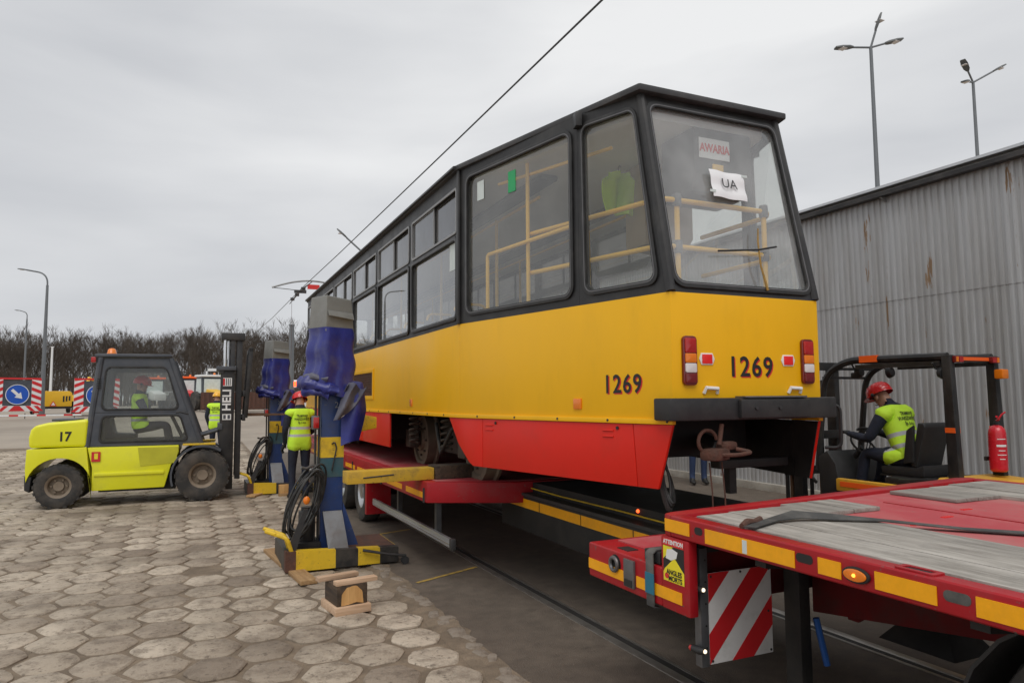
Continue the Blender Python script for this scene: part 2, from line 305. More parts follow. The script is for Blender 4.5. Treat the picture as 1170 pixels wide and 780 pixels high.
    def mesh(s, name, mats, bevel=0, smooth=35, seg=2):
        me = bpy.data.meshes.new(name); me.from_pydata(s.v, [], s.f)
        mats = mats if isinstance(mats, (list, tuple)) else [mats]
        for m in mats: me.materials.append(M[m] if isinstance(m, str) else m)
        if len(mats) > 1: me.polygons.foreach_set('material_index', s.m)
        bm = bmesh.new(); bm.from_mesh(me); bmesh.ops.recalc_face_normals(bm, faces=bm.faces)
        if bevel:
            ed = [e for e in bm.edges if len(e.link_faces) == 2 and e.calc_face_angle(0) > R(32)]
            bmesh.ops.bevel(bm, geom=ed, offset=bevel, segments=seg, profile=.6, affect='EDGES', clamp_overlap=True)
        bm.to_mesh(me); bm.free()
        if smooth:
            me.polygons.foreach_set('use_smooth', [True]*len(me.polygons)); me.set_sharp_from_angle(angle=R(smooth))
        return me
    def build(s, name, mats, parent=None, bevel=0, smooth=35, seg=2, loc=None, rz=0):
        o = bpy.data.objects.new(name, s.mesh(name, mats, bevel, smooth, seg)); COL.objects.link(o); o.parent = parent
        if loc is not None: o.location = loc
        if rz: o.rotation_euler.z = rz
        return o
def tag(o, label=None, cat=None, group=None, kind=None):
    if label: o['label'] = label
    if cat: o['category'] = cat
    if group: o['group'] = group
    if kind: o['kind'] = kind
    return o
def thing(name, label, cat, loc=(0,0,0), rz=0, group=None):
    o = bpy.data.objects.new(name, None); COL.objects.link(o); o.location = loc; o.rotation_euler = (0, 0, rz); o.empty_display_size = .2
    return tag(o, label, cat, group)
def inst(me, name, parent, loc, rot=(0,0,0), sc=(1,1,1)):
    o = bpy.data.objects.new(name, me); COL.objects.link(o); o.parent = parent; o.location = loc; o.rotation_euler = rot; o.scale = sc; return o
def text(name, body, size, m, parent, org, xd, yd, ext=.0015, align='CENTER', sx=1.0, line=1.0, bold=0, spc=1.0):
    """lettering lying in the plane of xd, yd with its middle at org"""
    cu = bpy.data.curves.new(name, 'FONT'); cu.body = body; cu.size = size; cu.align_x = align; cu.align_y = 'CENTER'; cu.extrude = ext; cu.space_line = line; cu.space_character = spc; cu.offset = bold; cu.resolution_u = 3
    t = bpy.data.objects.new(name, cu); me = bpy.data.meshes.new_from_object(t); bpy.data.objects.remove(t)
    x = Vector(xd).normalized(); y = Vector(yd); y = (y-x*y.dot(x)).normalized(); z = x.cross(y); og = Vector(org)
    for v in me.vertices: v.co = og+x*(v.co.x*sx)+y*v.co.y+z*v.co.z
    me.materials.clear(); me.materials.append(M[m]); o = bpy.data.objects.new(name, me); COL.objects.link(o); o.parent = parent; return o
def arc(c, r, a0, a1, n, u=(1,0,0), v=(0,0,1)):
    c = Vector(c); u = Vector(u); v = Vector(v)
    return [c+u*(r*math.cos(a0+(a1-a0)*i/n))+v*(r*math.sin(a0+(a1-a0)*i/n)) for i in range(n+1)]
def fillet(pts, r, n=5):
    """a polyline with its inner corners rounded"""
    pts = [Vector(p) for p in pts]; o = [pts[0]]
    for i in range(1, len(pts)-1):
        a, b, c = pts[i-1], pts[i], pts[i+1]; d0 = (a-b); d1 = (c-b); q = min(r, d0.length*.48, d1.length*.48); p0 = b+d0.normalized()*q; p1 = b+d1.normalized()*q
        for k in range(n+1):
            t = k/n; o.append(p0*(1-t)**2+b*2*t*(1-t)+p1*t*t)
    o.append(pts[-1]); return o
class Panel:
    """a bilinear wall quad: (u,v) in metres from its lower left corner, d outwards"""
    def __init__(s, a, b, c, d):
        s.a, s.b, s.c, s.d = map(Vector, (a, b, c, d)); s.w = (s.b-s.a).length; s.h = (s.d-s.a).length
        s.n = (s.b-s.a).cross(s.d-s.a).normalized()
    def p(s, u, v, d=0):
        x, y = u/s.w, v/s.h; return (s.a*(1-x)+s.b*x)*(1-y)+(s.d*(1-x)+s.c*x)*y+s.n*d
def rrect(u0, u1, v0, v1, r, k=5):
    o = []
    for cx_, cy_, a in ((u1-r, v0+r, -90), (u1-r, v1-r, 0), (u0+r, v1-r, 90), (u0+r, v0+r, 180)):
        for j in range(k): t = R(a+90*j/(k-1)); o.append((cx_+r*math.cos(t), cy_+r*math.sin(t)))
    return o
def orect(u0, u1, v0, v1, inner, k=5):
    """points on a plain rectangle matching rrect one for one"""
    o = []; cs = ((u1, v0), (u1, v1), (u0, v1), (u0, v0))
    for ci in range(4):
        q = inner[ci*k:(ci+1)*k]; C_ = cs[ci]
        s0 = (q[0][0], C_[1]) if ci % 2 == 0 else (C_[0], q[0][1]); s1 = (C_[0], q[-1][1]) if ci % 2 == 0 else (q[-1][0], C_[1])
        for j in range(k):
            t = j/(k-1)
            if t <= .5: a, b, w = s0, C_, t*2
            else: a, b, w = C_, s1, t*2-1
            o.append((a[0]*(1-w)+b[0]*w, a[1]*(1-w)+b[1]*w))
    return o
def ringplate(b, pn, outer, inner, d0, d1):
    n = len(outer); vs = [pn.p(*q, d1) for q in outer]+[pn.p(*q, d1) for q in inner]+[pn.p(*q, d0) for q in inner]+[pn.p(*q, d0) for q in outer]; fs = []
    for i in range(n):
        j = (i+1) % n
        for r in range(4): a, c = r*n, ((r+1) % 4)*n; fs.append((a+i, a+j, c+j, c+i))
    b.add(vs, fs)
def plate(b, pn, poly, d0, d1):
    n = len(poly); b.add([pn.p(*q, d1) for q in poly]+[pn.p(*q, d0) for q in poly], [tuple(range(n)), tuple(range(2*n-1, n-1, -1))]+[(i, i+n, (i+1) % n+n, (i+1) % n) for i in range(n)])
def gz(y): return min(max((y-18)*.026, 0), .84)
# ================================================================== the setting
def ground_mat():
    m = mat('yard_ground', (.335, .285, .23), .9, var=.16, vs=.35, dirt=(.19, .155, .12), ds=.22, damt=.7, dlo=.45, bump=.3, bs=9, world=True); return m
g = B(); ys = [-80, 0, 18, 24, 30, 40, 50.3, 120, 900]; xs = [-900, -60, -10, 0, 10, 60, 900]
for y in ys:
    for x in xs: g.v.append((x, y, gz(y)-.045))
for j in range(len(ys)-1):
    for i in range(len(xs)-1): a = j*len(xs)+i; g.f.append((a, a+1, a+1+len(xs), a+len(xs))); g.m.append(0)
tag(g.build('ground', ground_mat(), smooth=0), kind='structure')

# ---- joint sand and hexagonal pavers
M['joint'] = mat('joint_sand', (.215, .165, .115), .95, var=.35, vs=9, dirt=(.085, .064, .045), ds=2.2, damt=.75, dlo=.45, bump=.6, bs=70, world=True)
yard = tag(B().add([(-11, 1.5, -.014), (1.76, 1.5, -.014), (1.76, 18, -.014), (1.76, 26.5, gz(26.5)-.014), (-11, 26.5, gz(26.5)-.014), (-11, 18, -.014)], [(0, 1, 2, 5), (5, 2, 3, 4)]).build('paved_yard', 'joint', smooth=0), kind='structure')
def paver_mat(name, attr):
    m, t, o = _new(name); n = t.nodes; l = t.links
    p = n.new('ShaderNodeBsdfPrincipled'); p.inputs['Roughness'].default_value = .86; l.new(p.outputs[0], o.inputs[0])
    ge = n.new('ShaderNodeNewGeometry')
    if attr:
        oi = n.new('ShaderNodeAttribute'); oi.attribute_name = 'tone'; rnd = oi.outputs['Fac']
    else:
        oi = n.new('ShaderNodeObjectInfo'); rnd = oi.outputs['Random']
    tone = n.new('ShaderNodeValToRGB'); e = tone.color_ramp.elements; e[0].position = 0; e[0].color = (.22, .172, .128, 1); e[1].position = 1; e[1].color = (.56, .475, .375, 1)
    e.new(.12).color = (.38, .312, .24, 1); e.new(.6).color = (.475, .40, .31, 1); l.new(rnd, tone.inputs[0])
    def noi(sc, det, rg):
        q = n.new('ShaderNodeTexNoise'); q.inputs['Scale'].default_value = sc; q.inputs['Detail'].default_value = det; q.inputs['Roughness'].default_value = rg; l.new(ge.outputs['Position'], q.inputs[0]); return q.outputs['Fac']
    def rng(f, a, b, c, d):
        q = n.new('ShaderNodeMapRange'); q.inputs[1].default_value = a; q.inputs[2].default_value = b; q.inputs[3].default_value = c; q.inputs[4].default_value = d; l.new(f, q.inputs[0]); return q.outputs[0]
    def mixc(f, a, col, bt='MIX'):
        q = n.new('ShaderNodeMix'); q.data_type = 'RGBA'; q.blend_type = bt; l.new(f, q.inputs[0]); l.new(a, q.inputs[6]); q.inputs[7].default_value = c4(col); return q.outputs[2]
    c = mixc(rng(noi(.55, 5, .6), .47, .66, 0, .68), tone.outputs[0], (.14, .108, .078))      # broad muddy areas
    c = mixc(rng(noi(5.0, 9, .76), .47, .66, 0, .85), c, (.16, .122, .088))                   # dirt lying on each stone
    c = mixc(rng(noi(17, 7, .75), .555, .63, 0, .75), c, (.11, .083, .06))                      # pits
    c = mixc(rng(noi(90, 3, .7), .60, .72, 0, .35), c, (.52, .48, .43))                      # grit
    l.new(c, p.inputs['Base Color'])
    bp = n.new('ShaderNodeBump'); bp.inputs['Strength'].default_value = .9; bp.inputs['Distance'].default_value = .02; l.new(noi(22, 8, .72), bp.inputs['Height']); l.new(bp.outputs[0], p.inputs['Normal'])
    return m
M['paver'] = paver_mat('concrete_paver', False); M['paver_far'] = paver_mat('concrete_paver_far', True)
def paver_shape(seed, shrink):
    rg = random.Random(seed); pts = []
    hw, hh = .325*2/3, .20                                  # half length to the points, half height
    cor = [(hw, 0), (hw/2, hh), (-hw/2, hh), (-hw, 0), (-hw/2, -hh), (hw/2, -hh)]
    for i in range(6):
        a, b = cor[i], cor[(i+1) % 6]
        for t in (.10, .5, .90):
            k = shrink*rg.uniform(.935, 1.0)*(1 if t == .5 else rg.uniform(.95, 1.0)); pts.append(((a[0]*(1-t)+b[0]*t)*k, (a[1]*(1-t)+b[1]*t)*k))
    n = len(pts); v = [(x, y, -.06) for x, y in pts]+[(x, y, -.010) for x, y in pts]+[(x*.93, y*.93, rg.uniform(-.002, .001)) for x, y in pts]
    f = [(i, (i+1) % n, n+(i+1) % n, n+i) for i in range(n)]+[(n+i, n+(i+1) % n, 2*n+(i+1) % n, 2*n+i) for i in range(n)]+[tuple(range(2*n, 3*n))]
    return v, f
shapes = {}
for s_i, s_ in enumerate((.95, .915, .965)):
    for k in range(5): shapes[(s_i, k)] = paver_shape(100*s_i+k, s_)
pmesh = {}
for k, (v, f) in shapes.items():
    b = B(); b.add(v, f); pmesh[k] = b.mesh('paver', 'paver', smooth=40)
cells = []
inv = cam.matrix_world.inverted()
for i in range(0, 38):
    X = 1.50-.325*i
    for j in range(-6, 52):
        Y = 4.92+.4*j+(.2 if i % 2 else 0)-.004*i
        if X > 1.2 and (i % 2) and False: continue
        c = inv @ Vector((X, Y, 0)); dep = -c.z
        vis = dep > .5 and abs(c.x/dep) < .76 and -.52 < c.y/dep < .6
        cells.append((0 if vis else 1, (X*X+Y*Y), X, Y, i, j))
cells.sort()
rg = random.Random(3); FV = []; FF = []; FT = []
for q, (nv, d2, X, Y, i, j) in enumerate(cells):
    z = gz(Y)+rg.uniform(-.007, .006)+.008*mnoise.noise(Vector((X*.7, Y*.7, 0))); rx, ry = rg.gauss(0, .009), rg.gauss(0, .009); rz = rg.gauss(0, .02)+(math.pi if rg.random() < .5 else 0)
    key = (1 if X > .3 else (0 if X > -1.2 else 2), rg.randrange(5)); tone = rg.random()
    if rg.random() < .004: continue                                          # a stone is missing here and there
    if q < 300: inst(pmesh[key], 'paver', yard, (X, Y, z), (rx, ry, rz))
    else:
        v, f = shapes[key]; o = len(FV); R3 = Matrix.Translation((X, Y, z)) @ Matrix.Rotation(rz, 4, 'Z')
        for p in v: w_ = R3 @ Vector(p); FV.append((w_.x, w_.y, w_.z+rx*(w_.y-Y)-ry*(w_.x-X)))
        FF.extend(tuple(a+o for a in ff) for ff in f); FT.extend([tone]*len(v))
me = bpy.data.meshes.new('distant_pavers'); me.from_pydata(FV, [], FF); at = me.attributes.new('tone', 'FLOAT', 'POINT'); at.data.foreach_set('value', FT); me.materials.append(M['paver_far'])
me.polygons.foreach_set('use_smooth', [True]*len(me.polygons)); me.set_sharp_from_angle(angle=R(40))
dp = bpy.data.objects.new('distant_pavers', me); COL.objects.link(dp); dp.parent = yard; dp['kind'] = 'stuff'

# ---- asphalt lane with the tram track in it, worn edging stones
def asphalt_mat():
    m = mat('worn_asphalt', (.128, .101, .077), .86, var=.34, vs=7, dirt=(.085, .066, .05), ds=.8, damt=.75, dlo=.45, bump=.55, bs=120, scr=(.22, .185, .15), scs=48, world=True); return m
M['asphalt'] = asphalt_mat()
lane = B(); ly = [-12, 3, 10, 18, 22]
for y in ly: lane.v += [(1.76, y, gz(y)+.001), (9.42, y, gz(y)+.001)]
for j in range(len(ly)-1): lane.f.append((2*j, 2*j+1, 2*j+3, 2*j+2)); lane.m.append(0)
lane = tag(lane.build('asphalt_lane', 'asphalt', smooth=0), kind='structure')
M['edging'] = mat('edging_stone', (.30, .255, .205), .9, var=.3, vs=9, dirt=(.15, .115, .085), ds=9, damt=.9, dlo=.38, bump=.6, bs=40)
eb = B(); yv = 1.5; k = 0
while yv < 18:
    eb.v += [(1.66, yv, -.012), (1.765, yv, .0035), (1.86+.05*mnoise.noise(Vector((yv*2.3, 0, 0)))+.04*mnoise.noise(Vector((yv*7.7, 3, 0))), yv, .0035)]
    if k: o_ = 3*k; eb.f += [(o_-3, o_-2, o_+1, o_), (o_-2, o_-1, o_+2, o_+1)]; eb.m += [0, 0]
    yv += .06; k += 1
edge = tag(eb.build('stone_edging', 'joint'), kind='structure')
y = 2.6
while y < 10.5:
    ln = rg.uniform(.07, .22); wd = rg.uniform(.05, .13)
    if rg.random() < .8:
        pts = [(wd*cx2*rg.uniform(.38, .60), ln*cy2*rg.uniform(.40, .54)) for cx2, cy2 in ((1, .5), (.8, 1), (-.3, 1), (-1, .8), (-1, -.3), (-.7, -1), (.4, -1), (1, -.7))]
        b = B(); b.add([(x, yy, -.05) for x, yy in pts]+[(x, yy, .004) for x, yy in pts]+[(x*.86, yy*.9, .010+rg.uniform(-.002, .002)) for x, yy in pts], [tuple(range(16, 24))]+[(i, (i+1) % 8, 8+(i+1) % 8, 8+i) for i in range(8)]+[(8+i, 8+(i+1) % 8, 16+(i+1) % 8, 16+i) for i in range(8)])
        b.build('edging_stone', 'edging', edge, smooth=40, loc=(1.79+rg.uniform(-.05, .05), y+ln/2, rg.uniform(-.006, .001)), rz=rg.gauss(0, .25))
    y += ln*rg.uniform(.65, 1.15)
track = tag(B().bb(3.40, 3.50, -10, 17.9, -.03, -.005).build('tram_track', 'asphalt'), kind='structure')
M['rail_steel'] = mat('rail_steel', (.30, .28, .255), .42, metal=.7, var=.2, vs=6, dirt=(.12, .09, .06), ds=5, damt=.5)
M['groove'] = mat('rail_groove', (.02, .018, .016), .8)
for xr in (2.70, 4.20):
    r_ = B().bb(xr-.035, xr+.035, -10, 17.9, -.05, .007).build('rail', 'rail_steel', track, bevel=.008)
    sgn = 1 if xr < 3.4 else -1
    B().bb(xr+sgn*.062-.026, xr+sgn*.062+.026, -10, 17.9, -.05, .003).build('groove', 'groove', r_)
    B().bb(xr+sgn*.10-.011, xr+sgn*.10+.011, -10, 17.9, -.05, .006).build('guard_lip', 'rail_steel', r_)
M['line_paint'] = mat('worn_yellow_line', (.42, .27, .05), .8, var=.2, vs=10, dirt=(.10, .085, .07), ds=14, damt=.9, dlo=.47)
for k, (x0, y0, x1, y1) in enumerate(((1.93, 6.30, 2.64, 6.62), (1.9, 8.62, 2.62, 8.86))):
    d = Vector((x1-x0, y1-y0, 0)); nn = Vector((-d.y, d.x, 0)).normalized()*.022
    B().add([Vector((x0, y0, .005))+nn, Vector((x0, y0, .005))-nn, Vector((x1, y1, .005))-nn, Vector((x1, y1, .005))+nn], [(0, 1, 2, 3)]).build('painted_line', 'line_paint', lane, smooth=0)

# ---- corrugated metal shed on the right
shed = thing('metal_shed', 'long grey corrugated metal shed behind the forklift on the right', 'shed', (9.4, 8, 0))
M['corrug'] = mat('corrugated_zinc', (.43, .435, .44), .5, metal=.15, var=.10, vs=3, dirt=(.22, .20, .175), ds=2.2, damt=.65, dlo=.45, stretch=(1, 1, .10), world=True, scr=(.26, .17, .10), scs=5.5)
def sheet_profile(w=1.0, pitch=.10):
    pts = []; k = int(round(w/pitch))
    for i in range(k):
        o = i*pitch; pts += [(o, 0), (o+.028, 0), (o+.042, -.022), (o+.080, -.022), (o+.094, 0)]
    pts.append((w, 0)); return pts
def corr(z0, z1, th=.004):
    pts = sheet_profile(); n = len(pts); b = B(); vs = []
    for zz in (z0, z1):
        vs += [(x, y, zz) for y, x in pts]+[(x+th, y, zz) for y, x in pts]
    fs = []
    for i in range(n-1):
        fs += [(i, i+1, 2*n+i+1, 2*n+i), (n+i, 3*n+i, 3*n+i+1, n+i+1), (i, n+i, n+i+1, i+1), (2*n+i, 2*n+i+1, 3*n+i+1, 3*n+i)]
    fs += [(0, 2*n, 3*n, n), (n-1, 2*n-1, 4*n-1, 3*n-1)]
    return b.add(vs, fs).mesh('wall_sheet', 'corrug', smooth=0)
lo_, up_ = corr(.10, 3.09), corr(3.05, 4.66)
for k in range(32):
    inst(lo_, 'wall_sheet', shed, (0, -14.2+k, 0)); inst(up_, 'wall_sheet', shed, (-.007, -14.2+k, 0))
core = B().bb(.045, 6, -14.3, 17.9, 0, 4.6).build('wall_core', 'alu_dull', shed)
M['plinth'] = mat('concrete_plinth', (.40, .375, .33), .9, var=.15, vs=4, dirt=(.2, .17, .13), ds=5, damt=.6, bump=.3)
B().bb(-.10, .045, -14.3, 17.9, -.05, .13).build('plinth', 'plinth', shed, bevel=.01)
fas = B().bb(-.10, 6.1, -14.4, 18.0, 4.655, 4.70).build('roof', 'alu_dull', shed)
B().prism([(-.16, 4.60), (-.05, 4.60), (-.05, 4.652), (-.17, 4.652)], -14.4, 18.0, 'y').build('gutter', 'roof', fas)
B().prism([(-.20, 4.702), (.3, 4.702), (.3, 4.78), (-.20, 4.74)], -14.4, 18.0, 'y').build('roof_edge', 'alu', fas)
for y in range(-13, 18, 2): B().prism([(-.168, 4.58), (-.05, 4.52), (-.05, 4.60)], y, y+.03, 'y').build('gutter_bracket', 'alu_dull', fas)
M['rust_stain'] = mat('rust_streak', (.22, .115, .055), .8, var=.3, vs=8)
# ================================================================== far wood
def bare_tree(seed, H):
    """trunk, limbs and twigs as tapered three-sided sticks: returns vertex and triangle arrays"""
    rg = random.Random(seed); V = []; F = []
    def stick(a, b, r0, r1):
        d = (b-a).normalized(); x = d.orthogonal().normalized(); y = d.cross(x); o = len(V)
        for c, r in ((a, r0), (b, r1)):
            for k in range(3): t = 2.094*k; V.append(c+x*(r*math.cos(t))+y*(r*math.sin(t)))
        for k in range(3): k2 = (k+1) % 3; F.append((o+k, o+k2, o+3+k2)); F.append((o+k, o+3+k2, o+3+k))
    def grow(a, d, ln, r, lev):
        seg = 3 if lev == 0 else 2; p = a
        for i in range(seg):
            d2 = (d+Vector((rg.gauss(0, .13), rg.gauss(0, .13), rg.gauss(0, .06)+.05*lev))).normalized(); q = p+d2*(ln/seg); r2 = r*(.80 if i < seg-1 else .62)
            stick(p, q, r, r2)
            if lev < 3:
                for _ in range((2 if lev == 0 else 3) if i else (1 if lev else 0)):
                    az = rg.uniform(0, 6.283); sp = rg.uniform(.45, .95); side = Vector((math.cos(az), math.sin(az), 0)); nd = (d2*math.cos(sp)+side*math.sin(sp)+Vector((0, 0, .25))).normalized()
                    grow(p.lerp(q, rg.uniform(.3, 1)), nd, ln*rg.uniform(.38, .62), max(r2*rg.uniform(.4, .6), .014), lev+1)
            p = q; d = d2; r = r2
        if lev < 3:
            for _ in range(3):
                az = rg.uniform(0, 6.283); nd = (d*.85+Vector((math.cos(az)*.5, math.sin(az)*.5, .15))).normalized(); grow(p, nd, ln*rg.uniform(.35, .5), max(r*.7, .013), lev+1)
    grow(Vector((0, 0, 0)), Vector((0, 0, 1)), H*.62, H*.0135, 0)
    return np.array([tuple(v) for v in V], dtype=np.float32), np.array(F, dtype=np.int32)
protos = [bare_tree(s, 10) for s in range(6)]
rgw = random.Random(11); AV = []; AF = []; off = 0
def put_tree(x, y, z, s, k):
    global off
    v, f = protos[k]; a = rgw.uniform(0, 6.283); ca, sa = math.cos(a)*s, math.sin(a)*s
    w = np.empty_like(v); w[:, 0] = v[:, 0]*ca-v[:, 1]*sa+x; w[:, 1] = v[:, 0]*sa+v[:, 1]*ca+y; w[:, 2] = v[:, 2]*s*1.02+z
    AV.append(w); AF.append(f+off); off += len(v)
cdir = Vector((math.sin(YAW), math.cos(YAW), 0)); rdir = Vector((math.cos(YAW), -math.sin(YAW), 0))
ntree = 0
while ntree < 560:
    d = rgw.uniform(104, 150); lat = rgw.uniform(-.95, .10)*d
    p = cdir*d+rdir*lat; s = rgw.uniform(.80, 1.22)*(1.0+(d-104)/260)
    put_tree(p.x, p.y, .8, s, rgw.randrange(6)); ntree += 1
for _ in range(900):       # scrub along the foot of the wood
    d = rgw.uniform(98, 125); lat = rgw.uniform(-.95, .10)*d; p = cdir*d+rdir*lat
    put_tree(p.x, p.y, .5, rgw.uniform(.30, .62), rgw.randrange(6))
AVv = np.concatenate(AV); AFf = np.concatenate(AF)
me = bpy.data.meshes.new('bare_wood'); me.vertices.add(len(AVv)); me.vertices.foreach_set('co', AVv.ravel()); me.loops.add(AFf.size); me.loops.foreach_set('vertex_index', AFf.ravel())
me.polygons.add(len(AFf)); me.polygons.foreach_set('loop_start', np.arange(0, AFf.size, 3, dtype=np.int32)); me.update(); me.validate()
M['bark'] = mat('bare_branches', (.085, .064, .048), .9, var=.3, vs=.15, dirt=(.10, .082, .065), ds=.08, damt=.6)
me.materials.append(M['bark']); wo = bpy.data.objects.new('bare_wood', me); COL.objects.link(wo); tag(wo, 'dark leafless wood along the far edge of the yard', 'wood', kind='stuff')
print('wood tris', len(AFf))
# ================================================================== the tram
tram = thing('tram', 'yellow and red tram numbered 1269 raised off the track on a trailer', 'tram', (3.438, 9, 0), -.0084)
YB, YR, YF, YE = -3.05, -5.404, 6.48, 8.83          # bends and ends of the body
HW, HE, HT, YT, YTF = 1.2, .63, .615, -5.10, 8.53   # half widths, raked tops of the ends
ZS, ZR, ZY0, ZY1, ZT = 1.08, 1.487, 1.52, 2.33, 3.75
def quad(A, Bq, z0, z1, At=None, Bt=None):
    At = At or A; Bt = Bt or Bq; return Panel((*A, z0), (*Bq, z0), (*Bt, z1), (*At, z1))
segs = {'left': ((-HW, YF), (-HW, YB)), 'left_rear': ((-HW, YB), (-HE, YR)), 'rear': ((-HE, YR), (HE, YR)), 'right_rear': ((HE, YR), (HW, YB)),
        'right': ((HW, YB), (HW, YF)), 'right_front': ((HW, YF), (HE, YE)), 'front': ((HE, YE), (-HE, YE)), 'left_front': ((-HE, YE), (-HW, YF))}
for k, (A, Bq) in segs.items():
    pn = quad(A, Bq, ZY0, ZY1); b = B(); plate(b, pn, [(.001, 0), (pn.w-.001, 0), (pn.w-.001, pn.h), (.001, pn.h)], -.03, 0)
    o = b.build('body_panel', 'yellow', tram, bevel=.004)
    b = B(); plate(b, pn, [(.03, .02), (pn.w-.03, .02), (pn.w-.03, pn.h), (.03, pn.h)], -.05, -.032); b.build('inner_lining', 'inner_beige' if k in ('left', 'right') else 'inner', o)
    if k != 'rear':
        b = B(); plate(b, pn, [(0, -.030), (pn.w, -.030), (pn.w, .004), (0, .004)], -.02, .012); o2 = b.build('ledge', 'yellow', o, bevel=.003)
        if k in ('left', 'left_rear'):
            u = .3
            while u < pn.w:
                b = B(); c = pn.p(u, -.012, .010); b.cyl(c, c+pn.n*.006, .009, n=8); b.build('bolt', 'steel_dark', o2); u += .52
# ---- window band
def window(pn, u0, u1, v0, v1, r, gl='glass', outer=None, gask=.028, mats='tram_black'):
    o0 = outer or (0, pn.w, 0, pn.h); inn = rrect(u0, u1, v0, v1, r); b = B(); ringplate(b, pn, orect(*o0, inn), inn, -.045, -.004)
    w = b.build('window', mats, tram, smooth=30)
    b = B(); big = rrect(u0-gask, u1+gask, v0-gask, v1+gask, r+gask*.8); sm = rrect(u0+.012, u1-.012, v0+.012, v1-.012, max(r-.01, .01)); ringplate(b, pn, big, sm, -.003, .012); b.build('gasket', 'rubber', w, bevel=.004, smooth=40)
    b = B(); ringplate(b, pn, rrect(u0-.004, u1+.004, v0-.004, v1+.004, r), rrect(u0+.003, u1-.003, v0+.003, v1-.003, r-.004), .011, .014); b.build('trim_strip', 'joint_grey', w)
    b = B(); plate(b, pn, rrect(u0-.006, u1+.006, v0-.006, v1+.006, r), -.026, -.021); b.build('pane', gl, w, smooth=0)
    return w
def cellrow(s, ya, yb):
    """one bay of the straight side: a lower light and two sliding vents above it"""
    pn = quad((s*HW, ya if s < 0 else yb), (s*HW, yb if s < 0 else ya), ZY1, ZT)
    window(pn, .065, pn.w-.065, .07, .80, .05, outer=(0, pn.w, 0, .825))
    u0, u1, v0, v1 = .065, pn.w-.065, .86, 1.27; inn = rrect(u0, u1, v0, v1, .03); b = B(); ringplate(b, pn, orect(0, pn.w, .825, pn.h, inn), inn, -.045, -.004)
    w = b.build('vent_window', 'tram_black', tram, smooth=30); mid = (u0+u1)/2
    b = B(); ringplate(b, pn, rrect(u0-.012, u1+.012, v0-.012, v1+.012, .035), rrect(u0+.012, u1-.012, v0+.012, v1-.012, .02), -.003, .008); b.build('vent_frame', 'alu_dull', w, bevel=.003)
    for i, (a, c, d) in enumerate(((u0, mid+.02, -.014), (mid-.02, u1, -.034))):
        b = B(); ringplate(b, pn, orect(a, c, v0, v1, rrect(a+.022, c-.022, v0+.02, v1-.02, .012)), rrect(a+.022, c-.022, v0+.02, v1-.02, .012), d-.008, d+.006); f_ = b.build('sliding_frame', 'rubber' if i else 'alu_dull', w)
        b = B(); plate(b, pn, [(a+.015, v0+.015), (c-.015, v0+.015), (c-.015, v1-.015), (a+.015, v1-.015)], d-.003, d+.001); b.build('pane', 'glass_dark', f_, smooth=0)
step = (YF-YB)/6
for s in (-1, 1):
    for k in range(6): cellrow(s, YB+step*(k+1), YB+step*k)
YM = -4.585; xm = -HW+(HW-HE)*(YB-YM)/(YB-YR)
for s in (-1, 1):
    for (ya, xa, yb, xb, yt, xt, end) in ((YB, -HW, YM, xm, YM, xm, 0), (YM, xm, YR, -HE, YT, -HT, 1)):
        for fr in (0, 1):
            f = (lambda y: y) if not fr else (lambda y: YF+YB-y)
            A, Bq, Bt = (s*-xa, f(ya)), (s*-xb, f(yb)), (s*-xt, f(yt)); flip = (s > 0) != bool(fr)
            pn = quad(Bq, A, ZY1, ZT, Bt, A) if flip else quad(A, Bq, ZY1, ZT, A, Bt)
            lo, hi = (.13, .075) if not end else (.075, .10)
            if flip: lo, hi = hi, lo
            window(pn, lo, pn.w-hi, .085, pn.h-.10, .075, outer=(.001, pn.w-.001, 0, pn.h))
rear = quad((-HE, YR), (HE, YR), ZY1, ZT, (-HT, YT), (HT, YT))
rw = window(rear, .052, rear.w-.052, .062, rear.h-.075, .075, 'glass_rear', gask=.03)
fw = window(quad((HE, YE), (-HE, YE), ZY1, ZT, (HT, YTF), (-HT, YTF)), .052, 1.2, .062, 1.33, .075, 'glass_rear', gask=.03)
for sx, y0, y1 in ((-1, YR, YT), (1, YR, YT), (-1, YE, YTF), (1, YE, YTF)):
    q = .006 if y0 < 0 else -.006
    B().tube([(sx*(HE-.012), y0+q*2, ZY1+.005), (sx*(HT-.012), y1+q*2, ZT-.01)], .032, 10).build('corner_post', 'tram_black', tram)
for s in (-1, 1):
    B().bb(s*1.206-.012, s*1.206+.012, YB-.03, YB+.03, ZY1, ZT).build('bend_post', 'tram_black', tram, bevel=.008)
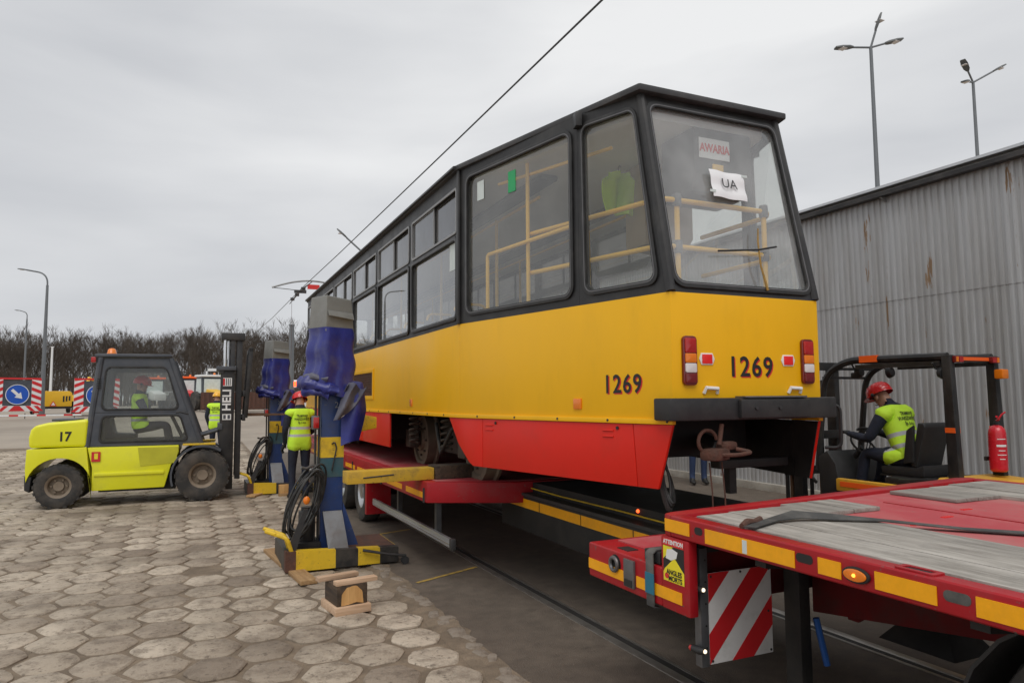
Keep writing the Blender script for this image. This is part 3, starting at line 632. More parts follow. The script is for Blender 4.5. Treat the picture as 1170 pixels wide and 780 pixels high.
# ---- roof
def outline(k, w2, yr, yf, we):
    return [(-w2, YB), (-we, yr), (we, yr), (w2, YB), (w2, YF), (we, yf), (-we, yf), (-w2, YF)]
b = B(); o1 = outline(0, 1.235, -5.16, 8.59, .662); b.prism(o1, 3.748, 3.795, 'z'); rf = b.build('roof', 'roof', tram, bevel=.012)
b = B(); o2 = outline(0, 1.19, -5.08, 8.51, .62); o3 = outline(0, .85, -4.7, 8.1, .40); n = 8
b.add([(x, y, 3.793) for x, y in o2]+[(x, y, 3.93) for x, y in o3], [tuple(range(8, 16))]+[(i, (i+1) % 8, 8+(i+1) % 8, 8+i) for i in range(8)]); b.build('roof_crown', 'roof', rf)
for y in (-2.0, .6, 3.2): B().box((0, y, 3.98), (.9, 1.0, .16)).build('roof_vent', 'roof', rf, bevel=.03)
for s in (-1, 1):
    B().prism([(s*1.236, 3.755), (s*1.26, 3.762), (s*1.256, 3.785), (s*1.236, 3.79)], YB, YF, 'y').build('rain_gutter', 'tram_black', rf)
    B().box((s*.84, -4.62, 3.70), (.05, .09, .11), Matrix.Rotation(s*.24, 3, 'Z')).build('gutter_spout', 'tram_black', rf, bevel=.01)
# ---- red skirts
def skirt(s, poly, plane, m='tram_red'):
    A, Bq = plane; pn = quad((s*-A[0], A[1]), (s*-Bq[0], Bq[1]), ZS, ZR)
    if s > 0: pn.n = -pn.n
    b = B(); plate(b, pn, poly, -.02, 0); o = b.build('skirt_panel', m, tram, bevel=.003)
    b = B(); plate(b, pn, poly, -.026, -.0215); b.build('skirt_lining', 'chassis', o); return o
ML = ((-HW, 0), (-HW, -1)); um = lambda y: -y
TLp = ((-HW, YB), (-HE, YR)); tk = math.hypot(HW-HE, YB-YR)/(YB-YR); ut = lambda y: (YB-y)*tk
hs = ZR-ZS
for s in (-1, 1):
    for (a, c) in ((6.44, 3.4), (3.39, .9), (.89, -.58)): 
        if not (a > 4 and s == 5): skirt(s, [(um(a), 0), (um(c), 0), (um(c), hs), (um(a), hs)], ML)
    skirt(s, [(um(-2.78), hs), (um(-3.02), .19), (um(-3.05), .17), (um(-3.05), hs)], ML)
    skirt(s, [(0, .17), (ut(-3.2), .03), (ut(-3.26), 0), (ut(-3.40), 0), (ut(-3.40), hs), (0, hs)], TLp)
    o = skirt(s, [(ut(-3.405), 0), (ut(-5.10), 0), (ut(-5.07), hs), (ut(-3.405), hs)], TLp)
    o = skirt(s, [(ut(-5.105), 0), (ut(-5.27), 0), (ut(-5.395), hs), (ut(-5.075), hs)], TLp)
    if s < 0:
        pn = quad(*TLp, ZS, ZR)
        for y in (-3.5, -4.85):
            for dz in (.05, .09):
                b = B(); c = pn.p(ut(y), hs-dz, .002); pnx = (pn.b-pn.a).normalized(); b.tube([c-pnx*.05, c+pnx*.05], .006, 6); b.build('skirt_catch', 'tram_red', o)
            b = B(); c = pn.p(ut(y)+.09, hs-.03, .002); b.cyl(c, c+pn.n*.006, .012, n=10); b.build('skirt_lock', 'ink', o)
# ---- side marker lamps and grille
pl_ = quad(*segs['left'], ZY0, ZY1); pt_ = quad(*segs['left_rear'], ZY0, ZY1)
for pn, u in ((pt_, (YB+4.56)*tk), (pl_, YF+1.52)):
    b = B(); plate(b, pn, [(u-.04, .06), (u+.04, .06), (u+.04, .135), (u-.04, .135)], -.002, .012); b.build('marker_lamp', 'lens_orange', tram, bevel=.004)
b = B(); u0, u1, v0, v1 = YF-1.64, YF-.26, .135, .545; ringplate(b, pl_, orect(u0, u1, v0, v1, rrect(u0+.05, u1-.05, v0+.05, v1-.05, .01)), rrect(u0+.05, u1-.05, v0+.05, v1-.05, .01), .001, .016); gr = b.build('grille', 'yellow', tram, bevel=.003)
b = B(); plate(b, pl_, [(u0+.04, v0+.04), (u1-.04, v0+.04), (u1-.04, v1-.04), (u0+.04, v1-.04)], .001, .003); b.build('grille_back', 'rust', gr)
for k in range(9):
    v = v0+.065+k*.032; b = B(); b.add([pl_.p(u0+.05, v, .003), pl_.p(u1-.05, v, .003), pl_.p(u1-.05, v+.022, .014), pl_.p(u0+.05, v+.022, .014), pl_.p(u0+.05, v+.024, .003), pl_.p(u1-.05, v+.024, .003)], [(0, 1, 2, 3), (3, 2, 5, 4), (0, 3, 4), (1, 5, 2)]); b.build('slat', 'rust', gr, smooth=0)
# ---- rear end: numbers, lamps, bumper
rp = quad(*segs['rear'], ZY0, ZY1)
def lamp(cx_, z0, z1):
    b = B(); u = cx_+HE; plate(b, rp, rrect(u-.055, u+.055, z0-ZY0, z1-ZY0, .028), 0, .022); o = b.build('tail_lamp', 'lens_dark_red', tram, bevel=.006)
    h = (z1-z0-.03)
    for k, (a, c, mm) in enumerate(((.0, .22, 'lens_dark_red'), (.23, .44, 'lens_white'), (.45, .66, 'lens_orange'), (.67, 1.0, 'lens_red'))):
        b = B(); plate(b, rp, rrect(u-.043, u+.043, z0+.015+h*a-ZY0, z0+.015+h*c-ZY0, .010), .020, .032); b.build('lens', mm, o, bevel=.005)
    return o
lamp(-.505, 1.735, 2.05); lamp(.505, 1.745, 2.055)
for cx_ in (-.36, .335):
    u = cx_+HE; v = 1.905-ZY0; b = B(); plate(b, rp, [(u-.062, v), (u-.045, v-.038), (u+.045, v-.038), (u+.062, v), (u+.045, v+.038), (u-.045, v+.038)], 0, .006); o = b.build('reflector', 'white', tram, bevel=.002)
    b = B(); plate(b, rp, [(u-.040, v-.030), (u+.040, v-.030), (u+.040, v+.030), (u-.040, v+.030)], .005, .011); b.build('reflector_face', 'refl_red', o, bevel=.002)
def number(pn, u, v, size, sx):
    x = pn.b-pn.a; y = Vector((0, 0, 1)); c = pn.p(u, v, .0025); dx = x.normalized()*size*.05-y*size*.045
    text('number_shadow', '1269', size, 'ink_red', tram, c+dx-pn.n*.0012, x, y, .0004, sx=sx, bold=.003, spc=1.14); text('number', '1269', size, 'ink', tram, c+pn.n*.0006, x, y, .0005, sx=sx, bold=.003, spc=1.14)
number(rp, HE+.005, 1.853-ZY0, .185, .95); number(pt_, (YB+4.985)*tk, 1.747-ZY0, .175, .92)
b = B(); q = [(-.705, -5.30), (-.705, -5.47), (-.60, -5.50), (.60, -5.50), (.705, -5.47), (.705, -5.30), (.64, -5.27), (-.64, -5.27)]
b.prism(q, 1.515, 1.655, 'z'); bp = b.build('bumper', 'tram_black', tram, bevel=.012)
B().bb(-.20, .40, -5.535, -5.498, 1.525, 1.645).build('bumper_plate', 'tram_black', bp, bevel=.01)
B().bb(-.15, .38, -5.52, -5.42, 1.654, 1.666).build('bumper_tread', 'steel', bp, bevel=.003)
for x in (-.08, .12): B().cyl((x, -5.533, 1.59), (x, -5.545, 1.59), .012, n=8).build('bolt', 'steel_dark', bp)
for x in (-.34, .38):
    B().tube([(x-.05, YR-.004, 1.685), (x-.045, YR-.02, 1.72), (x+.05, YR-.02, 1.715), (x+.055, YR-.004, 1.685)], .012, 6).build('lamp_hook', 'white', tram)
for x in (.745,):
    B().tube(fillet([(x*.95, -5.35, 1.60), (x*1.05, -5.43, 1.60), (x*1.05, -5.43, 1.30), (x*.95, -5.35, 1.30)], .05), .011, 8).build('grab_handle', 'ink', tram)
# rear wiper
wp = B().tube([rear.p(.80, .045, .02), rear.p(.77, .22, .032), rear.p(.79, .40, .03), rear.p(.815, .50, .03)], [.009, .0065, .006, .005], 8).build('wiper', 'wiper_gold', tram)
B().tube([rear.p(.42, .30, .03), rear.p(.77, .335, .034), rear.p(.95, .375, .03)], .007, 6).build('wiper_blade', 'ink', wp)
# ---- lettering in the rear window
c = rear.p(.635, .82, .014); x = Vector((1, 0, -.035)).normalized(); y = (rear.d-rear.a).normalized(); rows = []
for i in range(9):
    rows.append([c+x*((j/10-.5)*.297)+y*((i/8-.5)*.21)+rear.n*(.006*math.sin(j*.9)+.004*math.sin(i*1.3)) for j in range(11)])
pp = B().sheet(rows, .0012).build('paper_sheet', 'paper', tram)
text('lettering', 'UA', .100, 'steel_dark', pp, c+rear.n*.014, x, y, .0003)
for k in (-1, 1): B().box(c+x*(k*.155)+y*(.09 if k > 0 else -.07)+rear.n*.01, (.05, .002, .018)).build('adhesive_tape', 'sticker_pale', pp)
bxo = B().prism([(-5.02, 3.30), (-4.98, 3.16), (-4.62, 3.14), (-4.62, 3.63), (-5.02, 3.63)], -.10, .44, 'x').build('destination_box', 'inner_dark', tram, bevel=.02)
B().bb(-.06, .22, -5.028, -5.022, 3.40, 3.55).build('sign_board', 'paper', bxo); text('lettering', 'AWARIA', .085, 'ink_red', bxo, (.08, -5.031, 3.475), (1, 0, 0), (0, 0, 1), .0005, bold=.003, sx=.82)
B().bb(.06, .16, -5.03, -5.0, 3.315, 3.365).build('beacon_box', 'rail_yellow', bxo, bevel=.006)
# stickers on side panes
pA = quad((-HW, YB), (xm, YM), ZY1, ZT)
for (u, v, w_, h_, mm) in ((.27, 1.16, .10, .17, 'sticker_pale'), (.72, 1.13, .10, .18, 'sticker_green')):
    b = B(); plate(b, pA, [(u, v-h_/2), (u+w_, v-h_/2), (u+w_, v+h_/2), (u, v+h_/2)], -.018, -.0165); b.build('sticker', mm, tram, smooth=0)
for (y, h0, h1, w_, mm) in ((-2.98, 2.86, 3.11, .22, 'sticker_pale'), (.17, 2.93, 3.09, .12, 'sticker_pale')):
    b = B(); b.bb(-1.182, -1.1805, y+.02, y+.02+w_, h0, h1); b.build('sticker', mm, tram, smooth=0)
# ---- interior
b = B(); b.prism([(x*.965, y*.99) for x, y in outline(0, HW, YR+.05, YE-.05, HE)], 1.56, 1.62, 'z'); b.build('floor', 'inner_dark', tram)
b = B(); b.prism([(x*.955, y) for x, y in outline(0, HW, -5.0, 8.4, .60)], 3.635, 3.70, 'z'); ce = b.build('ceiling', 'inner', tram)
for s in (-1, 1): B().bb(s*.55-.09, s*.55+.09, -3.6, 7, 3.585, 3.632).build('ceiling_duct', 'inner_dark', ce, bevel=.02)
B().prism([(.0, 2.92), (.42, 2.88), (.50, 3.0), (.50, 3.63), (.0, 3.63)], -4.25, -3.95, 'y').build('equipment_cabinet', 'inner_beige', tram, bevel=.03)
def seat(x, y, face):
    o = B().loft([(Vector((x, y, 1.62)), .05), (Vector((x, y, 2.02)), .035)], 10).build('seat', 'joint_grey', tram)
    b = B(); rows = []
    prof = [(.24, 2.06), (.18, 2.075), (0, 2.05), (-.14, 2.04), (-.20, 2.10), (-.235, 2.25), (-.265, 2.50)]
    for dy, z in prof: rows.append([(x+t*.21, y+face*dy, z+.025*abs(t)**2) for t in (-1, -.5, 0, .5, 1)])
    b.sheet(rows, .03); b.build('seat_shell', 'seat_grey', o, smooth=50)
    B().tube(fillet([(x-.17, y-face*.26, 2.36), (x-.17, y-face*.30, 2.60), (x+.17, y-face*.30, 2.60), (x+.17, y-face*.26, 2.36)], .09), .015, 8).build('grab_handle', 'rail_yellow', o)
for k in range(8):
    seat(-.86, -2.75+k*.92, -1)
    if k in (3, 4, 6, 7): seat(.86, -2.6+k*.92, -1)
def pole(pts, r=.017, fil=.10): return B().tube(fillet(pts, fil), r, 10).build('handrail', 'rail_yellow', tram)
yR = -5.10
for z, ends in ((3.03, .30), (2.70, .30)):
    pole([(-.84, -3.75, z), (-.46, yR, z), (.50, yR, z), (.58, yR+.10, z-.01), (.54, -4.3, z-.02)], .019, .08)
for x in (-.33, .46):
    o = pole([(x, yR, 1.62), (x, yR, 3.03)], .019)
    for z in (3.03, 2.70): B().lathe([(.030, -.045), (.034, -.02), (.034, .02), (.030, .045)], (x, yR, z), n=12).build('clamp', 'joint_grey', o)
pole([(-.86, -3.8, 1.62), (-.86, -3.8, 3.63)], .017); pole([(.30, -4.2, 1.62), (.30, -4.2, 3.63)]); pole([(-.95, -3.4, 3.55), (-.6, -4.7, 3.5)], .014)
pole([(-1.02, -3.30, 1.62), (-1.02, -3.30, 2.93), (-.76, -4.40, 2.97)], .017, .03)
for y in (-2.4, -.6, 1.3, 3.2, 5.0):
    for s in (-1, 1): pole([(s*.55, y, 1.62), (s*.55, y, 3.5)])
for s in (-1, 1): pole([(s*.55, -3.4, 3.48), (s*.55, 6.8, 3.48)], .015)
# ---- running gear
b = B(); b.prism([(x*.95, y) for x, y in outline(0, HW, -5.28, 8.7, HE)], 1.505, 1.55, 'z'); b.build('underfloor', 'chassis', tram)
for (y0, y1, x0, x1, z0) in ((-4.75, -2.95, -.45, .55, 1.22), (.4, 3.4, -1.0, 1.0, 1.12), (6.4, 8.5, -.5, .5, 1.2)):
    B().bb(x0, x1, y0, y1, z0, 1.504).build('equipment_box', 'chassis', tram, bevel=.02)
wm = B().lathe([(.04, -.09), (.13, -.09), (.14, -.06), (.255, -.05), (.27, -.075), (.325, -.075), (.33, -.02), (.33, .03), (.36, .045), (.36, .07), (.30, .07), (.25, .04), (.13, .04), (.04, .06)], (0, 0, 0), (1, 0, 0), 40).mesh('wheel', 'wheel_steel', smooth=40)
for yc in (-1.48, 4.9):
    bo = B()
    for s in (-1, 1): bo.prism([(yc-1.35, 1.20), (yc-.9, 1.02), (yc+.9, 1.02), (yc+1.35, 1.20), (yc+1.35, 1.32), (yc+.6, 1.42), (yc-.6, 1.42), (yc-1.35, 1.32)], s*.55-.05, s*.55+.05, 'x')
    bo.bb(-.55, .55, yc-.25, yc+.25, 1.1, 1.45); bo = bo.build('bogie_frame', 'bogie', tram, bevel=.02)
    for dy in (-.95, .95):
        B().cyl((-.85, yc+dy, 1.16), (.85, yc+dy, 1.16), .075, n=16).build('axle', 'bogie', bo)
        B().loft([(Vector((-.36, yc+dy*.48, 1.15)), .22), (Vector((-.30, yc+dy*.48, 1.15)), .27), (Vector((.30, yc+dy*.48, 1.15)), .27), (Vector((.36, yc+dy*.48, 1.15)), .2)], 18).build('traction_motor', 'bogie', bo)
        for s in (-1, 1):
            w_ = inst(wm, 'wheel', bo, (s*.72, yc+dy, 1.16), (0, 0, math.pi if s > 0 else 0))
            for k in range(8):
                a = k*.785; B().cyl((s*.775, yc+dy+.19*math.cos(a), 1.16+.19*math.sin(a)), (s*.80, yc+dy+.19*math.cos(a), 1.16+.19*math.sin(a)), .014, n=6).build('wheel_bolt', 'bogie', bo)
            B().box((s*.90, yc+dy, 1.18), (.12, .20, .22)).build('axle_box', 'bogie', bo, bevel=.02)
            pts = [(s*.98+.055*math.cos(t), yc+dy*.62+.055*math.sin(t), 1.14+.32*t/31.4) for t in [i*.52 for i in range(61)]]
            B().tube(pts, .014, 6).build('spring', 'bogie', bo)
    for s in (-1, 1): B().tube([(s*1.0, yc-.3, 1.40), (s*1.03, yc-.55, 1.10), (s*1.0, yc-.8, 1.35), (s*.9, yc-.95, 1.45)], .02, 8).build('brake_hose', 'cable', bo)
# ---- coupler and hanging cables at the rear
b = B(); b.tube([(.28, -4.5, 1.33), (-.10, -5.15, 1.335), (-.28, -5.42, 1.335)], [.06, .055, .05], 8); cp = b.build('coupler', 'steel_dark', tram)
b = B(); b.box((-.36, -5.46, 1.30), (.17, .13, .075), Matrix.Rotation(.35, 3, 'Z')); b.box((-.24, -5.43, 1.35), (.14, .09, .055), Matrix.Rotation(.35, 3, 'Z')); b.build('coupler_head', 'rust', cp, bevel=.025)
B().tube(arc((-.40, -5.44, 1.38), .072, R(10), R(235), 16, (1, 0, 0), (0, 0, 1)), [.012]*17, 8).build('coupling_hook', 'rust', cp)
B().tube(fillet([(-.20, -5.47, 1.33), (-.12, -5.53, 1.31), (-.26, -5.56, 1.30), (-.36, -5.52, 1.30)], .04), .013, 8).build('coupling_link', 'rust', cp)
B().cyl((-.325, -5.46, 1.36), (-.30, -5.46, 1.49), .015, n=10).build('coupling_pin', 'rust', cp)
B().bb(-.02, .62, -5.1, -5.0, 1.16, 1.22).build('headstock_rail', 'chassis', tram, bevel=.01)
B().bb(.10, .16, -5.06, -5.0, .98, 1.2).build('bracket', 'chassis', tram)
for k in range(7):
    t = random.uniform(-.02, .06); B().tube(fillet([(-.58+t, -5.1-t, 1.45), (-.59+t*1.5, -5.2+t, 1.10-t), (-.54+t*.5, -5.22-t, .87+abs(t)*2.5), (-.47+t, -5.16+t, 1.08), (-.50-t, -5.0, 1.45)], .09), .0095, 6).build('hanging_cable', 'cable', tram)
for x, l in ((-.40, .36), (-.30, .42)): B().tube([(x, -5.45, 1.25), (x+.01, -5.46, 1.25-l*.5), (x+.02, -5.45, 1.25-l)], .005, 5).build('hanging_chain', 'rust', tram)
B().tube([(-.52, -5.33, .90), (-.40, -5.36, .905), (-.34, -5.37, .895)], [.012, .012, .016], 8).build('cable_plug', 'hazard_yellow', tram)
# ================================================================== low-loader trailer
def bw(b, name, mats, root, parent=None, **kw):
    o = root.location; b.v = [(v[0]-o.x, v[1]-o.y, v[2]-o.z) for v in b.v]; return b.build(name, mats, parent or root, **kw)
def rl(root, p): return Vector(p)-root.location
TR = thing('low_loader_trailer', 'red extendable low-loader trailer with grey plank deck reaching under the tram', 'trailer', (3.49, 4.0, 0))
XL, XR = 2.11, 4.87
def fy(x): return 2.87+(x-XL)/(XR-XL)*.28
# upper deck
dk = bw(B().add([(XL+.06, -3.9, 1.01), (XR-.06, -3.9, 1.01), (XR-.06, fy(XR)-.06, 1.01), (XL+.06, fy(XL)-.06, 1.01), (XL+.06, -3.9, 1.082), (XR-.06, -3.9, 1.082), (XR-.06, fy(XR)-.06, 1.082), (XL+.06, fy(XL)-.06, 1.082)], [(0, 3, 2, 1), (4, 5, 6, 7), (0, 1, 5, 4), (1, 2, 6, 5), (2, 3, 7, 6), (3, 0, 4, 7)]), 'deck', 'trailer_red_deck', TR)
fr = B(); fr.bb(XL, XL+.075, -3.9, 2.80, 1.0, 1.102); bw(fr, 'side_rail', 'trailer_red', TR, bevel=.014, seg=3)
fr = B(); fr.bb(XR-.075, XR, -3.9, 3.08, 1.0, 1.102); bw(fr, 'side_rail', 'trailer_red', TR, bevel=.014, seg=3)
fr = B(); q = [(XL, 2.8), (XL+.09, fy(XL+.09)-.09), (XR-.09, fy(XR)-.10), (XR, 3.08), (XR-.02, fy(XR)-.02), (XR-.12, fy(XR)+.01), (XL+.06, fy(XL)+.005), (XL+.01, fy(XL)-.015)]
fr.prism(q, .998, 1.103, 'z'); bw(fr, 'front_rail', 'trailer_red', TR, bevel=.012)
def plank(x0, x1, y0, y1, tilt=0):
    b = B(); b.bb(-(x1-x0)/2+.004, (x1-x0)/2-.004, -(y1-y0)/2, (y1-y0)/2, -.02, .0); o = b.build('plank', 'plank', TR, bevel=.004)
    o.location = rl(TR, ((x0+x1)/2, (y0+y1)/2, 1.103+random.uniform(-.002, .002))); o.rotation_euler = (0, random.uniform(-.006, .006), 0)
for k in range(3):
    plank(2.20+k*.21, 2.41+k*.21, .1, 2.72+.02*k); plank(2.20+k*.21, 2.41+k*.21, -3.6, .09)
    plank(4.15+k*.21, 4.36+k*.21, -3.6, 2.92+.02*k)
for k in range(2): plank(2.83+k*.19, 3.02+k*.19, 2.52, 2.82); plank(3.77+k*.19, 3.96+k*.19, 2.50, 2.90)
for (x, y, a) in ((3.32, 2.25, .05), (3.0, 2.18, .2), (3.62, 2.35, 0)):
    bw(B().box((x, y, 1.083), (.07, .022, .004), Matrix.Rotation(a, 3, 'Z')), 'lashing_slot', 'refl_red', TR)
bw(B().bb(3.46, 3.475, -3.5, 2.7, 1.08, 1.0855), 'deck_seam', 'trailer_red', TR)
# reflective strips, slots and lamp on the left side
for (a, c, z0, z1) in ((2.655, 2.835, 1.025, 1.082), (2.035, 2.545, 1.015, 1.078), (1.825, 1.925, 1.02, 1.078), (1.475, 1.69, 1.02, 1.078), (1.0, 1.355, 1.02, 1.078), (.3, .9, 1.02, 1.078)):
    bw(B().bb(XL-.004, XL-.0005, a, c, z0, z1), 'reflective_strip', 'refl_yellow', TR)
bw(B().bb(XL-.006, XL-.0035, 2.285, 2.31, 1.018, 1.072), 'paper_label', 'sticker_pale', TR)
def slot(y0, y1, m):
    b = B(); pn = Panel((XL, y1, 1.03), (XL, y0, 1.03), (XL, y0, 1.08), (XL, y1, 1.08)); plate(b, pn, rrect(0, y1-y0, .012, .046, .016), -.01, .0012); bw(b, 'slot', m, TR)
slot(2.565, 2.62, 'ink'); slot(1.95, 2.03, 'ink'); slot(1.37, 1.455, 'strap')
b = B(); pn = Panel((XL, 1.815, 1.02), (XL, 1.705, 1.02), (XL, 1.705, 1.08), (XL, 1.815, 1.08))
def oval(u, v, a, c, n=20): return [(u+a*math.cos(2*math.pi*i/n), v+c*math.sin(2*math.pi*i/n)) for i in range(n)]
plate(b, pn, oval(.055, .030, .055, .028), 0, .012); ml = bw(b, 'side_marker', 'ink', TR, bevel=.004)
b = B(); plate(b, pn, oval(.055, .030, .046, .021), .010, .018); bw(b, 'lens', 'lens_orange', TR, ml, bevel=.004)
b = B(); b.ball(pn.p(.055, .030, .019), .0065, 8); bw(b, 'lamp_bulb', 'amber_lit', TR, ml)
for y in (1.56, 1.12, .5):
    b = B(); pn2 = Panel((XL+.01, y+.07, 1.1025), (XL+.01, y-.07, 1.1025), (XL+.075, y-.07, 1.1025), (XL+.075, y+.07, 1.1025)); pn2.n = Vector((0, 0, 1))
    ringplate(b, pn2, rrect(0, .14, 0, .062, .012), rrect(.02, .12, .015, .047, .008), -.002, .006); sp = bw(b, 'stake_pocket', 'trailer_red', TR, bevel=.002)
    b = B(); plate(b, pn2, rrect(.02, .12, .015, .047, .008), -.001, .001); bw(b, 'pocket_hole', 'ink', TR, sp)
# step between the upper and the lower bed
bw(B().bb(XL, XL+.05, 2.665, 2.875, .655, .999), 'step_cheek', 'trailer_red', TR, bevel=.010)
bw(B().bb(XR-.05, XR, 2.9, 3.15, .655, .999), 'step_cheek', 'trailer_red', TR, bevel=.010)
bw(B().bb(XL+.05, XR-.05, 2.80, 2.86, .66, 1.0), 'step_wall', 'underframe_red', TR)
lb = bw(B().bb(XL, XR, 2.876, 3.56, .655, .842), 'lower_bed', 'trailer_red', TR, bevel=.014, seg=3)
bw(B().bb(XL+.16, XR-.16, 2.9, 3.50, .842, .848), 'tread_plate', 'trailer_red_deck', TR, lb)
for (a, c) in ((3.20, 3.555), (2.99, 3.085), (2.72, 2.93)): bw(B().bb(XL-.004, XL-.0005, a, c, .70, .755), 'reflective_strip', 'refl_yellow', TR, lb if a > 2.9 else None)
b = B(); b.tube(arc((XL-.012, 3.28, .775), .034, 0, 2*math.pi, 20, (0, 1, 0), (0, 0, 1))[:-1], .011, 8, closed=True); bw(b, 'lashing_ring', 'steel', TR, lb)
b = B(); b.cyl((XL-.002, 3.28, .775), (XL+.02, 3.28, .775), .05, n=16); bw(b, 'ring_cup', 'ink', TR, lb)
lk = bw(B().bb(XL-.016, XL, 3.095, 3.185, .685, .825), 'lock_plate', 'steel', TR, lb, bevel=.004)
bw(B().bb(XL-.019, XL-.015, 3.105, 3.175, .69, .725), 'lock_tag', 'ink', TR, lb); bw(B().bb(XL+.05, XL+.12, 3.24, 3.34, .842, .846), 'bed_slot', 'ink', TR, lb)
bw(B().bb(XL+.01, XL+.26, 2.90, 3.03, .846, .905), 'rubber_block', 'plastic', TR, lb, bevel=.008)
st = B(); st.sheet([[(XL+.25, 2.925, .909), (XL+.25, 2.985, .909)], [(XL+.01, 2.925, .910), (XL+.01, 2.985, .910)], [(XL-.012, 2.925, .895), (XL-.012, 2.985, .895)], [(XL-.010, 2.925, .64), (XL-.010, 2.985, .64)], [(XL+.03, 2.925, .632), (XL+.03, 2.985, .632)]], .006); st = bw(st, 'strap', 'strap', TR, lb, smooth=60)
bw(B().bb(XL-.017, XL-.0125, 2.92, 2.99, .70, .80), 'strap_sleeve', 'teal', TR, lb)
# warning sticker on the step cheek
b = B(); pn = Panel((XL, 2.855, .79), (XL, 2.70, .79), (XL, 2.70, .99), (XL, 2.855, .99)); W_ = pn.w
plate(b, pn, [(0, 0), (W_, 0), (W_, pn.h), (0, pn.h)], 0, .0015); sk = bw(b, 'warning_sticker', 'ink', TR)
def stp(poly, m, d=.0022): b = B(); plate(b, pn, poly, .001, d); return bw(b, 'sticker_print', m, TR, sk, smooth=0)
stp([(0, .165), (W_, .165), (W_, .2), (0, .2)], 'ink_red'); stp([(0, .10), (.075, .163), (.03, .163), (0, .163)], 'label_yellow'); stp([(0, 0), (W_, 0), (W_, .055), (.085, .115), (.01, .055), (0, .04)], 'label_yellow')
stp([(.02, .105), (.06, .10), (.10, .115), (.11, .145), (.07, .155), (.03, .148)], 'white', .003); stp(oval(.026, .024, .016, .013), 'ink_red', .003)
o0 = TR.location; xd, yd = (0, -1, 0), (0, 0, 1)
text('lettering', 'ATTENTION', .028, 'white', sk, pn.p(W_/2, .183, .003)-o0, xd, yd, .0004, sx=.95, bold=.001)
text('lettering', 'ANGLES', .033, 'ink', sk, pn.p(W_/2+.004, .044, .0032)-o0, xd, yd, .0004, sx=.95, bold=.001)
text('lettering', 'MORTS', .033, 'ink', sk, pn.p(W_/2+.012, .015, .0032)-o0, xd, yd, .0004, sx=.95, bold=.001)
# striped marker board on its post
YBD = 2.70
bd = bw(B().bb(2.245, 2.635, YBD, YBD+.008, .42, .835), 'marker_board', 'sign_white', TR, bevel=.002)
def clipband(t0, t1):
    """part of the unit square where t0 <= x + y' <= t1"""
    poly = [(0, 0), (1, 0), (1, 1), (0, 1)]
    for (k, lim) in ((1, t0), (-1, -t1)):
        o = []
        for i in range(len(poly)):
            p, q = poly[i], poly[(i+1) % len(poly)]; a = k*(p[0]+p[1])-lim; c = k*(q[0]+q[1])-lim
            if a >= 0: o.append(p)
            if (a >= 0) != (c >= 0): t = a/(a-c); o.append((p[0]+(q[0]-p[0])*t, p[1]+(q[1]-p[1])*t))
        poly = o
    return poly
for t0, t1 in ((0, .33), (.67, 1.0), (1.34, 1.68)):
    b = B(); b.prism([(2.245+.39*x, .835-.415*y) for x, y in clipband(t0, t1)], YBD-.0015, YBD-.0003, 'y'); bw(b, 'stripe', 'sign_red', TR, bd, smooth=0)
for (x, z) in ((2.26, .82), (2.44, .825), (2.62, .82), (2.26, .435), (2.62, .435), (2.61, .62)): bw(B().cyl((x, YBD-.001, z), (x, YBD-.004, z), .006, n=8), 'rivet', 'steel_dark', TR, bd)
ps = bw(B().prism([(2.195, YBD-.005), (2.24, YBD-.005), (2.24, YBD+.001), (2.201, YBD+.001), (2.201, YBD+.04), (2.195, YBD+.04)], .415, .955, 'z'), 'board_post', 'steel', TR, bevel=.001)
for z in (.90, .80, .70, .60, .50): bw(B().cyl((2.225, YBD-.0045, z), (2.225, YBD-.0065, z), .005, n=8), 'bolt_hole', 'ink', TR, ps)
for z in (.775, .50):
    lp_ = bw(B().loft([(Vector((2.17, YBD+.03, z)), .016), (Vector((2.175, YBD-.015, z)), .019), (Vector((2.185, YBD-.035, z)), .015)], 12), 'position_lamp', 'plastic', TR, ps)
    bw(B().ball((2.187, YBD-.036, z), .0095, 10), 'lamp_lens', 'white_lit', TR, lp_); bw(B().ball((2.165, YBD+.035, z), .013, 10), 'red_lens', 'lens_red', TR, lp_)
bw(B().bb(2.20, 2.75, YBD+.008, YBD+.04, .93, 1.0), 'board_bracket', 'chassis', TR)
# beams and legs below the upper deck
for x in (2.95, 3.93):
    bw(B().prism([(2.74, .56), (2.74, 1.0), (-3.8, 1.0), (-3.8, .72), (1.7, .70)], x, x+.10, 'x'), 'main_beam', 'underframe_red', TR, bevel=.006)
for y in (2.3, 1.4, .5, -.6): bw(B().prism([(2.96, .80), (4.02, .80), (4.02, .998), (XR-.08, .998), (XR-.08, .955), (XL+.08, .955), (XL+.08, .998), (2.96, .998)][::1] if False else [(XL+.08, .955), (2.9, .86), (4.08, .86), (XR-.08, .955), (XR-.08, .998), (XL+.08, .998)], y-.03, y+.03, 'y'), 'cross_member', 'chassis', TR)
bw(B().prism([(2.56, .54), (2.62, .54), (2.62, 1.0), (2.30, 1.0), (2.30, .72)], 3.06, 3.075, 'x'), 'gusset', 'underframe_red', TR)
lg = bw(B().bb(2.715, 2.785, 2.60, 2.70, .16, 1.0), 'landing_leg', 'chassis', TR, bevel=.006)
b = B(); b.hexa([(2.58, 2.50, 0.0), (2.96, 2.50, 0.0), (2.96, 2.84, 0.0), (2.58, 2.84, 0.0), (2.70, 2.60, .18), (2.80, 2.60, .18), (2.80, 2.72, .18), (2.70, 2.72, .18)]); bw(b, 'landing_foot', 'chassis', TR, lg, bevel=.006)
